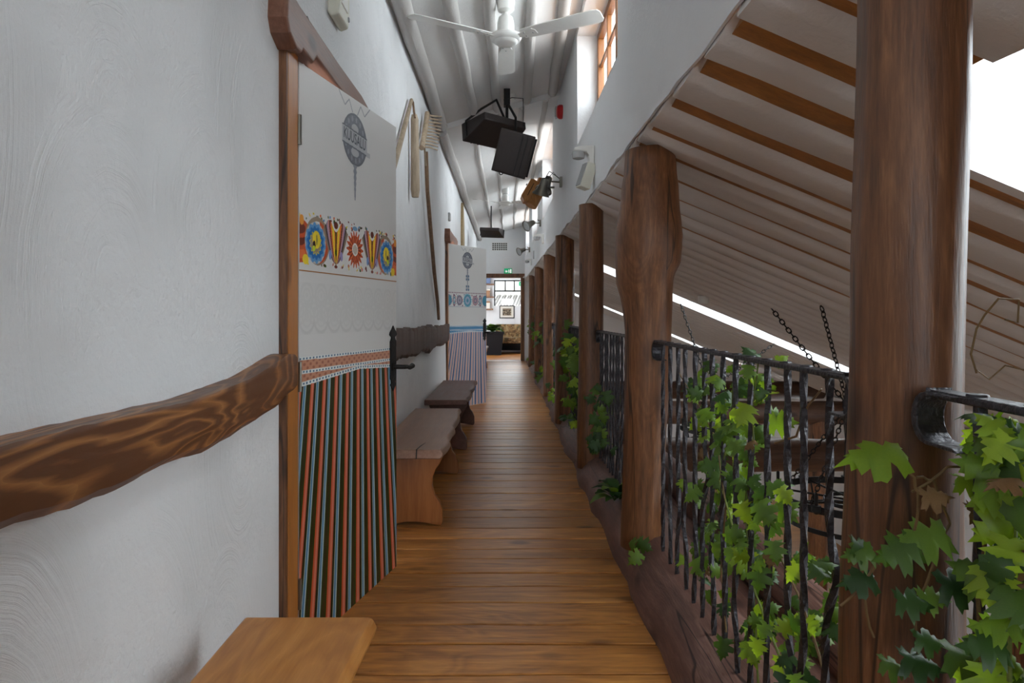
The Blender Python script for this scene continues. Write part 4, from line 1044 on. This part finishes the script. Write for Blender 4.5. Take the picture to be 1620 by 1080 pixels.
# neighbouring roof and house seen through it
nb = thing('neighbouring_house', 'pale house with a grey tiled roof outside the far window', 'house', (0, 27, 0))
MB().box(-4, 5, 27.6, 28, -2, 2.75).build('wall', 'outside_wall', nb)
rf = MB().hexa([(-4, 24.2, 1.15), (5, 24.2, 1.15), (5, 27.6, 1.85), (-4, 27.6, 1.85), (-4, 24.2, 1.22), (5, 24.2, 1.22), (5, 27.6, 1.92), (-4, 27.6, 1.92)]).build('roof', 'roof_tile', nb)
for i in range(36):
    x = -1.8+i*.11; MB().tube([(x, 24.1, 1.23), (x+.3, 27.5, 1.93)], .03, 6).build('tile_row', 'roof_tile' if i % 2 else 'outside_wall', rf)
# framed picture
a, b = at(790, 503.5, ye-.03), at(814, 483, ye-.03)
pc = thing('framed_picture', 'framed sepia photograph on the far room wall', 'picture', ((a.x+b.x)/2, ye, a.z))
MB().box(a.x, b.x, ye-.03, ye+.004, a.z, b.z).build('frame', 'frame_black', pc, bevel=.004)
MB().box(a.x+.03, b.x-.03, ye-.034, ye-.028, a.z+.03, b.z-.03).build('mount', 'paper', pc)
X, Y, A = raster(60, 44, 1, 1, C8(128, 112, 92)[:3]); rg = random.Random(2)
blobs(X, Y, A, rg, 60, .1, .75, 1, [C8(60, 50, 40), C8(170, 155, 130), C8(40, 34, 30), C8(95, 80, 65)], (.03, .10))
ph = print_panel('photograph', pc, a.x+.10-(a.x+b.x)/2, .09, (b.x-a.x)-.20, (b.z-a.z)-.18, A, yoff=-.036)
# sofa
sf = thing('sofa', 'floral patterned sofa against the far room wall', 'sofa', (.42, 20.5, 0))
MB().box(-.35, 1.2, 20.15, 20.95, .10, .30).build('base', 'planter', sf, bevel=.02)
MB().box(-.32, 1.17, 20.12, 20.75, .30, .47).build('seat_cushion', 'sofa_fabric', sf, bevel=.04, seg=3)
MB().hexa([(-.35, 20.70, .40), (1.2, 20.70, .40), (1.2, 20.92, .40), (-.35, 20.92, .40), (-.35, 20.80, .86), (1.2, 20.80, .86), (1.2, 20.97, .86), (-.35, 20.97, .86)]).build('backrest', 'sofa_fabric', sf, bevel=.04, seg=3)
for x in (-.3, 1.1): MB().box(x, x+.06, 20.2, 20.26, 0, .11).build('leg', 'planter', sf)
# shelves with boxes
sh = thing('hanging_shelf', 'three-tier wooden wall shelf left of the far window', 'shelf', (-.62, 20.8, 1.2))
for z in (1.29, 1.66, 2.05): MB().box(-1.2, -.42+.03*(z > 1.5), 20.70, 20.998, z, z+.04).build('board', 'post_wood', sh, bevel=.004)
for (x, z, m, lb) in ((-.62, 1.33, 'paper', 'pale box on the lowest far shelf'), (-.62, 1.70, 'box_brown', 'brown box on the middle far shelf'), (-.60, 2.09, 'box_blue', 'blue and white box on the top far shelf')):
    r_ = thing('storage_box', lb, 'box', (x, 20.85, z)); MB().box(x-.14, x+.10, 20.74, 20.94, z, z+.22).build('body', m, r_, bevel=.004); MB().box(x-.145, x+.105, 20.735, 20.945, z+.18, z+.225).build('lid', 'paper' if m != 'paper' else 'box_brown', r_, bevel=.004)

# ================================================================== PLANTS
HALF = [(.0, .0), (.10, -.09), (.24, -.06), (.40, -.13), (.37, .0), (.50, .05), (.30, .14), (.22, .20), (.42, .26), (.58, .36), (.48, .42), (.52, .54), (.36, .50), (.20, .46), (.26, .60), (.32, .70), (.20, .72), (.20, .84), (.10, .84), (0, 1.08)]
def leaf_mesh(kind, mat):
    rg = random.Random(kind); vs = []; n = len(HALF)
    fold = (.75, 1.0, .5)[kind % 3]; curl = (.5, .9, .35)[(kind+1) % 3]
    def z(x, y): return -fold*abs(x)*.6-curl*max(0, y-.35)**2-.12*abs(x)*y+.02*math.sin(9*y+kind)
    mid = [(0, y) for y in (0, .28, .56, .80, 1.06)]
    vs = [(x, y, z(x, y)+.03) for x, y in mid]; fs = []
    for sg in (1, -1):
        base = len(vs); pts = HALF[1:-1]
        for (x, y) in pts:
            x *= 1+.10*rg.uniform(-1, 1); y += .02*rg.uniform(-1, 1); vs.append((sg*x, y, z(x, y)))
        chain = [0]+[base+i for i in range(len(pts))]+[4]
        def near(i):
            yv = vs[i][1]; return 0 if yv < .12 else 1 if yv < .42 else 2 if yv < .68 else 3
        for a, b in zip(chain, chain[1:]):
            ca, cb = (near(a) if a != 0 else 0), (near(b) if b != 4 else 4)
            tri = [ca, a, b] if a != ca else [ca, b]
            if a == 0: f = (0, b, cb) if cb != 0 else None
            elif b == 4: f = (ca, a, 4)
            elif ca == cb: f = (ca, a, b)
            else: f = (ca, a, b, cb)
            if f: fs.append(f if sg > 0 else f[::-1])
    me = bpy.data.meshes.new('leaf'); me.from_pydata(vs, [], fs); me.validate(); me.update(); me.materials.append(M(mat))
    me.polygons.foreach_set('use_smooth', [True]*len(me.polygons)); return me
LEAVES = {m: [leaf_mesh(k, m) for k in range(3)] for m in ('leaf_green', 'leaf_bright', 'leaf_dark', 'dry_leaf')}
def oval_leaf(mat):
    vs = []; fs = []; n = 6
    for i in range(n+1):
        t = i/n; w = .30*math.sin(math.pi*min(1, t*.96+.02))**.8; zz = .25*math.sin(t*2.2)-.45*t*t
        vs += [(-w, t, zz+.05*w), (0, t, zz-.03), (w, t, zz+.05*w)]
    for i in range(n): fs += [(i*3, i*3+1, i*3+4, i*3+3), (i*3+1, i*3+2, i*3+5, i*3+4)]
    me = bpy.data.meshes.new('leaf'); me.from_pydata(vs, [], fs); me.update(); me.materials.append(M(mat)); me.polygons.foreach_set('use_smooth', [True]*len(me.polygons)); return me
def leaf_matrix(p, rg, size, face=None, droop=.5):
    """A leaf at p whose blade faces roughly towards 'face' and hangs tip-down or outward."""
    f = Vector(face if face else (-.55, -.75, .45)); f = (f+Vector((rg.uniform(-1, 1), rg.uniform(-1, 1), rg.uniform(-.5, .9)))*.75).normalized()
    tip = Vector((rg.uniform(-1, 1), rg.uniform(-1, 1), rg.uniform(-1.3, .35)))
    tip = (tip-f*tip.dot(f)).normalized(); xx = tip.cross(f)
    m = Matrix((xx, tip, f)).transposed().to_4x4()
    s = size*rg.uniform(.7, 1.25)
    return Matrix.Translation(p) @ m @ Matrix.Diagonal((s, s, s, 1))
def vine(label, clusters, stems, size, seed, mats, xr=(.60, .78), rx0=RAILX, group='grape ivy on the railing', dens=1.15):
    """clusters: (px, py, rx, ry, count) where the leaves hang in the railing's plane."""
    rg = random.Random(seed); pts = []
    def place(px, py, x): Y = x*F/(px-VX); return Vector((x, Y, CZ-(py-VY)*Y/F))
    first = place(*stems[0][0][:2], rx0) if stems else place(clusters[0][0], clusters[0][1], rx0)
    root = thing('grape_ivy', label, 'vine', (first.x, first.y, .13), group=group)
    for st in stems:
        path = [place(p[0], p[1], p[2] if len(p) > 2 else rx0) for p in st]; fine = []
        for a, b in zip(path, path[1:]):
            for k in range(5):
                t = k/5; q = a.lerp(b, t); fine.append(q+Vector((.008*n3(q.x, q.z*9, seed), .012*n3(q.z*8, q.y, seed+4), 0)))
        fine.append(path[-1])
        MB().tube(fine, [.0024*(1-.5*i/len(fine))+.0008 for i in range(len(fine))], 5).build('stem', 'stem_brown' if rg.random() < .6 else 'stem_green', root, smooth=True)
    for (px, py, rx_, ry_, n) in clusters:
        for _ in range(int(n*dens)):
            x = rg.uniform(*xr); u = px+rg.gauss(0, .5)*rx_; v = py+rg.gauss(0, .5)*ry_
            if u-VX < 20: continue
            p = place(u, v, x)
            if p.z < .16: p.z = .16+rg.uniform(0, .05)
            w = rg.random(); acc = 0
            for m, q in mats:
                acc += q
                if w <= acc: break
            me = rg.choice(LEAVES[m]); mat4 = leaf_matrix(p, rg, size)
            child_copy(me, 'leaf', root, Matrix.Translation(-Vector(root.location)) @ mat4)
    return root
MX = [('leaf_green', .60), ('leaf_bright', .22), ('leaf_dark', .13), ('dry_leaf', .05)]
vine('grape ivy climbing the railing between the nearest and the swollen post',
     [(1100, 620, 45, 40, 14), (1160, 600, 55, 40, 12), (1195, 610, 30, 55, 12), (1130, 680, 55, 40, 22), (1190, 690, 40, 45, 16), (1140, 760, 55, 45, 26), (1190, 800, 45, 50, 26),
      (1130, 850, 45, 45, 18), (1180, 880, 50, 45, 20), (1120, 900, 40, 40, 8), (1220, 880, 40, 40, 8), (1200, 990, 45, 50, 14), (1280, 890, 40, 25, 9), (1290, 975, 45, 50, 16), (1230, 1040, 50, 40, 12), (1100, 930, 30, 20, 3)],
     [[(1150, 1000), (1140, 900), (1150, 800), (1135, 700), (1100, 630), (1075, 590)], [(1200, 1080), (1190, 930), (1180, 800), (1190, 690), (1200, 570)], [(1250, 1090), (1180, 900), (1140, 760), (1160, 640), (1165, 560)],
      [(1300, 1060), (1270, 950), (1225, 860)], [(1225, 700), (1260, 690, .66), (1280, 640, .66), (1300, 615, .66)]],
     .052, 21, MX)
vine('grape ivy massed on the railing at the right edge of the picture',
     [(1590, 690, 24, 34, 22), (1605, 740, 26, 36, 24), (1590, 800, 26, 45, 10), (1605, 880, 26, 50, 12), (1570, 900, 34, 60, 8), (1590, 990, 46, 50, 14), (1560, 1050, 50, 30, 8)],
     [[(1560, 1080), (1545, 940), (1565, 800), (1600, 690)], [(1600, 1080), (1590, 900), (1560, 760), (1520, 720)], [(1540, 1060), (1600, 960), (1610, 800)]],
     .050, 33, [('leaf_bright', .45), ('leaf_green', .40), ('leaf_dark', .10), ('dry_leaf', .05)], xr=(.60, .72), rx0=.64, dens=.85)
# long tendrils that hang in front of the nearest post
def tendril():
    rg = random.Random(9); root = thing('grape_ivy', 'loose ivy tendrils with big leaves in front of the nearest post', 'vine', tuple(at(1450, 1080, .98)), group='grape ivy on the railing')
    paths = [[at(1385, 1010, .98), at(1360, 930, .98), at(1395, 885, .97), at(1440, 860, .97), at(1455, 780, .96), at(1440, 750, .96), at(1425, 715, .97)],
             [at(1450, 1085, .98), at(1447, 960, .97), at(1500, 830, .98), at(1480, 760, .98), at(1450, 755, .98)],
             [at(1330, 960, 1.0), at(1400, 880, .98), at(1450, 850, .97)], [at(1445, 780, .98), at(1500, 740, .98), at(1560, 730, .98)]]
    for p in paths:
        fine = []
        for a, b in zip(p, p[1:]): fine += [a.lerp(b, t/4)+Vector((.003*math.sin(t+a.z*60), 0, .002*math.cos(t*2))) for t in range(4)]
        MB().tube(fine+[p[-1]], .0020, 5).build('stem', 'stem_brown', root, smooth=True)
    spots = [(1425, 712, .95, .080, 'leaf_bright', (-1.0, .1, .05)), (1380, 870, .97, 0.043, 'leaf_green', (-.5, .2, -.7)), (1382, 915, .97, 0.047, 'leaf_dark', (-.3, 0, -1)), (1495, 845, .95, 0.066, 'leaf_green', (-.8, 0, -.6)), (1450, 865, .95, 0.058, 'leaf_green', (-.8, 0, -.7)),
             (1515, 755, .96, .05, 'leaf_bright', (.7, 0, -.5)), (1490, 925, .95, 0.055, 'leaf_dark', (.3, 0, -1)), (1420, 950, .96, 0.047, 'leaf_dark', (-.6, 0, -.8)), (1455, 945, .96, 0.039, 'leaf_green', (-.9, 0, .2)),
             (1395, 1045, .97, 0.039, 'leaf_green', (-.2, 0, -1)), (1430, 1040, .96, 0.055, 'leaf_dark', (.4, 0, -1)), (1500, 1030, .95, 0.066, 'leaf_green', (-.6, 0, -.2)), (1450, 1010, .96, 0.039, 'leaf_dark', (-.7, 0, .4)), (1540, 1060, .94, 0.070, 'leaf_green', (-.4, 0, -.8)),
             (1460, 785, .95, 0.039, 'dry_leaf', (.1, 0, -1)), (1535, 810, .95, 0.039, 'dry_leaf', (-.5, 0, -.6)), (1350, 860, .98, 0.039, 'leaf_green', (-.1, 0, -1))]
    for (px, py, Y, s, m, tip) in spots:
        f = Vector((-.35+rg.uniform(-.5, .5), -.75, .55+rg.uniform(-.3, .5))).normalized()
        if m == 'leaf_bright': f = Vector((-.1, -.5, .85)).normalized(); t = Vector(tip); t = (t-f*t.dot(f)).normalized(); xx = t.cross(f)
        mm = Matrix.Translation(at(px, py, Y)) @ Matrix((xx, t, f)).transposed().to_4x4() @ Matrix.Diagonal((s, s, s, 1))
        child_copy(rg.choice(LEAVES[m]), 'leaf', root, Matrix.Translation(-Vector(root.location)) @ mm)
tendril()
# dry tendrils up at the right, beside the nearest post
dt = thing('dry_tendril', 'dry leafless brown tendril curling beside the nearest post', 'vine', tuple(at(1545, 600, 1.05)))
MB().tube([at(1545, 590, 1.05), at(1536, 560, 1.05), at(1545, 520, 1.05), at(1558, 498, 1.05), at(1580, 472, 1.05), at(1612, 474, 1.05), at(1610, 510, 1.05), at(1590, 505, 1.05)], .0016, 5).build('stem', 'stem_brown', dt, smooth=True)
MB().tube([at(1545, 585, 1.05), at(1565, 600, 1.05), at(1590, 578, 1.05), at(1620, 585, 1.05)], .0012, 5).build('stem', 'stem_brown', dt, smooth=True)
vine('dark grape ivy over the railing beyond the swollen post', [(935, 640, 24, 40, 30), (925, 690, 25, 30, 26), (945, 700, 18, 30, 16), (905, 690, 20, 16, 12)], [[(935, 720), (930, 640), (940, 590)], [(945, 730), (925, 680), (900, 690)]], .075, 41, [('leaf_green', .5), ('leaf_dark', .45), ('leaf_bright', .05)], xr=(.57, .70), rx0=.64)
vine('tall grape ivy covering the railing at the fourth post', [(893, 520, 12, 26, 16), (900, 560, 18, 30, 36), (890, 600, 22, 30, 34), (905, 610, 14, 40, 22), (885, 570, 14, 20, 12)], [[(900, 650), (896, 560), (892, 490)], [(905, 650), (890, 590), (880, 560)]], .10, 43, [('leaf_green', .55), ('leaf_bright', .25), ('leaf_dark', .20)], xr=(.54, .68), rx0=.62)
vine('small ivy sprig at the foot of the fourth post', [(873, 630, 8, 8, 7), (886, 627, 5, 6, 3)], [[(880, 645), (872, 628)]], .075, 45, [('leaf_bright', .6), ('leaf_green', .4)], xr=(.52, .58), rx0=.56)
vine('ivy hanging on the far railing between the last posts', [(846, 520, 7, 22, 26), (852, 535, 6, 20, 18), (842, 570, 6, 10, 12), (852, 585, 8, 8, 12)], [[(848, 590), (846, 540), (844, 500)]], .12, 47, [('leaf_green', .45), ('leaf_bright', .25), ('leaf_dark', .3)], xr=(.52, .62), rx0=.57)
vine('small ivy sprig trailing over the floor log by the swollen post', [(1006, 910, 10, 12, 3)], [[(1030, 905, .60), (1008, 905, .56)]], .055, 49, [('leaf_green', .6), ('leaf_bright', .4)], xr=(.53, .56), rx0=.56)
# hosta-like plant at the log
OV = [oval_leaf('leaf_green'), oval_leaf('leaf_dark')]
def rosette(name, label, cat, loc, n, s, seed, mats=OV, up=.5, spread=1.0):
    rg = random.Random(seed); root = thing(name, label, cat, loc)
    for k in range(n):
        a = k*2.4+rg.uniform(-.3, .3); el = rg.uniform(.1, 1.0)*up
        d = Vector((math.cos(a)*spread, math.sin(a)*spread, el)).normalized(); side = Vector((-math.sin(a), math.cos(a), 0)); nn = side.cross(d)*-1
        if nn.z < 0: nn = -nn
        mm = Matrix((d.cross(nn), d, nn)).transposed().to_4x4(); q = s*rg.uniform(.7, 1.15)
        child_copy(rg.choice(mats), 'leaf', root, Matrix.Translation((d.x*.02, d.y*.02, rg.uniform(0, .06))) @ mm @ Matrix.Diagonal((q, q, q, 1)))
    return root
rosette('leafy_plant', 'small pointed-leaf plant tucked by the swollen post on the log', 'plant', (.60, 3.72, .14), 22, .13, 3, up=.9)
# far room plant in its dark planter
pr = thing('planter_box', 'dark planter box in the far room', 'planter', (-.42, 19.75, 0))
MB().prism([(-.85, .0), (-.16, .0), (-.10, .60), (-.30, .66), (-.91, .62)], 19.4, 20.0, 'y').build('body', 'planter', pr, bevel=.01)
MB().box(-.93, -.08, 19.37, 20.03, .60, .66).build('rim', 'planter', pr, bevel=.008)
rosette('bushy_plant', 'bushy green plant growing from the dark planter', 'plant', (-.42, 19.7, .64), 90, .30, 6, up=1.5)

# ================================================================== LOWER HALL: BEAMS AND CHANDELIERS
for i, (yy, lb) in enumerate(((7.0, 'thick log tie beam crossing the hall nearest the railing'), (10.0, 'second log tie beam crossing the hall'), (13.0, 'third log tie beam far across the hall'))):
    n = 24; path = [(.86+5.2*k/n, yy+.02*n3(i, k*.5, 0), -.28+.015*n3(i+3, k*.6, 0)) for k in range(n+1)]
    tag(MB().tube(path, [.17+.01*n3(i, k, 5, .4) for k in range(n+1)], 16, amp=.05).build('tie_beam', 'dark_beam', smooth=True), lb, 'beam', 'log tie beams of the hall')
for i, (yy, x) in enumerate(((10.0, 4.55), (7.0, 5.2))):
    tag(MB().tube([(x, yy, -3.0), (x, yy, -1.6), (x, yy, -.35)], .13, 14, amp=.06).build('hall_post', 'post_wood', smooth=True), ('timber post under the second tie beam', 'timber post under the nearest tie beam')[i], 'post')
def chain(path, link=.030, wire=.0038):
    mb = MB(); path = [Vector(p) for p in path]
    L = 0; k = 0
    for a, b in zip(path, path[1:]):
        d = (b-a); n = max(1, int(d.length/(link*1.30))); dn = d.normalized()
        q = Vector((1, 0, 0)).rotation_difference(dn).to_matrix()
        for i in range(n):
            c = a+d*((i+.5)/n); roll = Matrix.Rotation(R(90)*(k % 2), 3, 'X'); k += 1
            mb.torus(c, link*.48, wire, q @ roll, 8, 4, sx=1.7)
    return mb
def chandelier(label, x, y, z, r, junction, hooks, cands=10):
    root = thing('wheel_chandelier', label, 'chandelier', (x, y, z), group='iron wheel chandeliers in the hall')
    N = 44
    def hoop(rr, zz, hgt, th, nm):
        vs = []
        for i in range(N):
            a = 2*math.pi*i/N; c, s = math.cos(a), math.sin(a)
            vs += [(x+(rr-th)*c, y+(rr-th)*s, zz), (x+rr*c, y+rr*s, zz), (x+rr*c, y+rr*s, zz+hgt), (x+(rr-th)*c, y+(rr-th)*s, zz+hgt)]
        MB().add(vs, [(i*4+j, ((i+1) % N)*4+j, ((i+1) % N)*4+(j+1) % 4, i*4+(j+1) % 4) for i in range(N) for j in range(4)]).build(nm, 'iron_dark', root)
    hoop(r, z, .055, .014, 'hoop'); hoop(r*.42, z-.02, .03, .01, 'inner_hoop'); hoop(r*.92, z-.17, .035, .012, 'lower_hoop')
    MB().lathe([(.03, -.05), (.06, -.02), (.06, .03), (.025, .05)], (x, y, z), 16).build('hub', 'iron_dark', root)
    for k in range(8):
        a = k*math.pi/4+.2; MB().tube([(x+.05*math.cos(a), y+.05*math.sin(a), z), (x+(r-.01)*math.cos(a), y+(r-.01)*math.sin(a), z+.02)], .009, 6).build('spoke', 'iron_dark', root)
        MB().tube([(x+(r-.01)*math.cos(a), y+(r-.01)*math.sin(a), z+.02), (x+r*.91*math.cos(a), y+r*.91*math.sin(a), z-.15)], .008, 6).build('stay', 'iron_dark', root)
    for k in range(cands):
        a = k*2*math.pi/cands; cx, cy = x+(r+.01)*math.cos(a), y+(r+.01)*math.sin(a)
        MB().lathe([(.012, -.03), (.034, -.01), (.036, .035), (.014, .037), (.014, .12), (.004, .13)], (cx, cy, z+.03), 10).build('lamp_cup', 'iron_dark', root, smooth=True)
    j = Vector(junction)
    for hk in hooks: chain([hk, j], .036, .005).build('chain', 'iron_dark', root)
    for k in range(4):
        a = k*math.pi/2+.55; chain([j, (x+r*math.cos(a), y+r*math.sin(a), z+.05)], .032, .0045).build('chain', 'iron_dark', root)
    MB().torus(j, .035, .008, Matrix.Rotation(R(90), 3, 'X'), 16, 6).build('ring', 'iron_dark', root)
    return root
chandelier('iron wheel chandelier hanging nearer, seen beside the nearest post', 2.80, 5.45, -.33, .60, (2.72, 5.45, .43), [hp(2.34, 6.05, 0), hp(2.34, 5.08, 0)])
chandelier('iron wheel chandelier hanging farther behind the ivy', 2.72, 8.5, -.29, .52, (2.52, 8.5, .23), [hp(2.18, 8.56, 0), hp(3.36, 8.58, 0)])
# pale fittings on the hall ceiling
c = hp(2.05, 7.1, -.02)
tag(MB().lathe([(.03, -.05), (.05, -.045), (.055, -.0), (.055, .03)], c, 16).build('smoke_detector', 'white_plastic', smooth=True), 'small white detector on the sloping hall ceiling', 'detector')
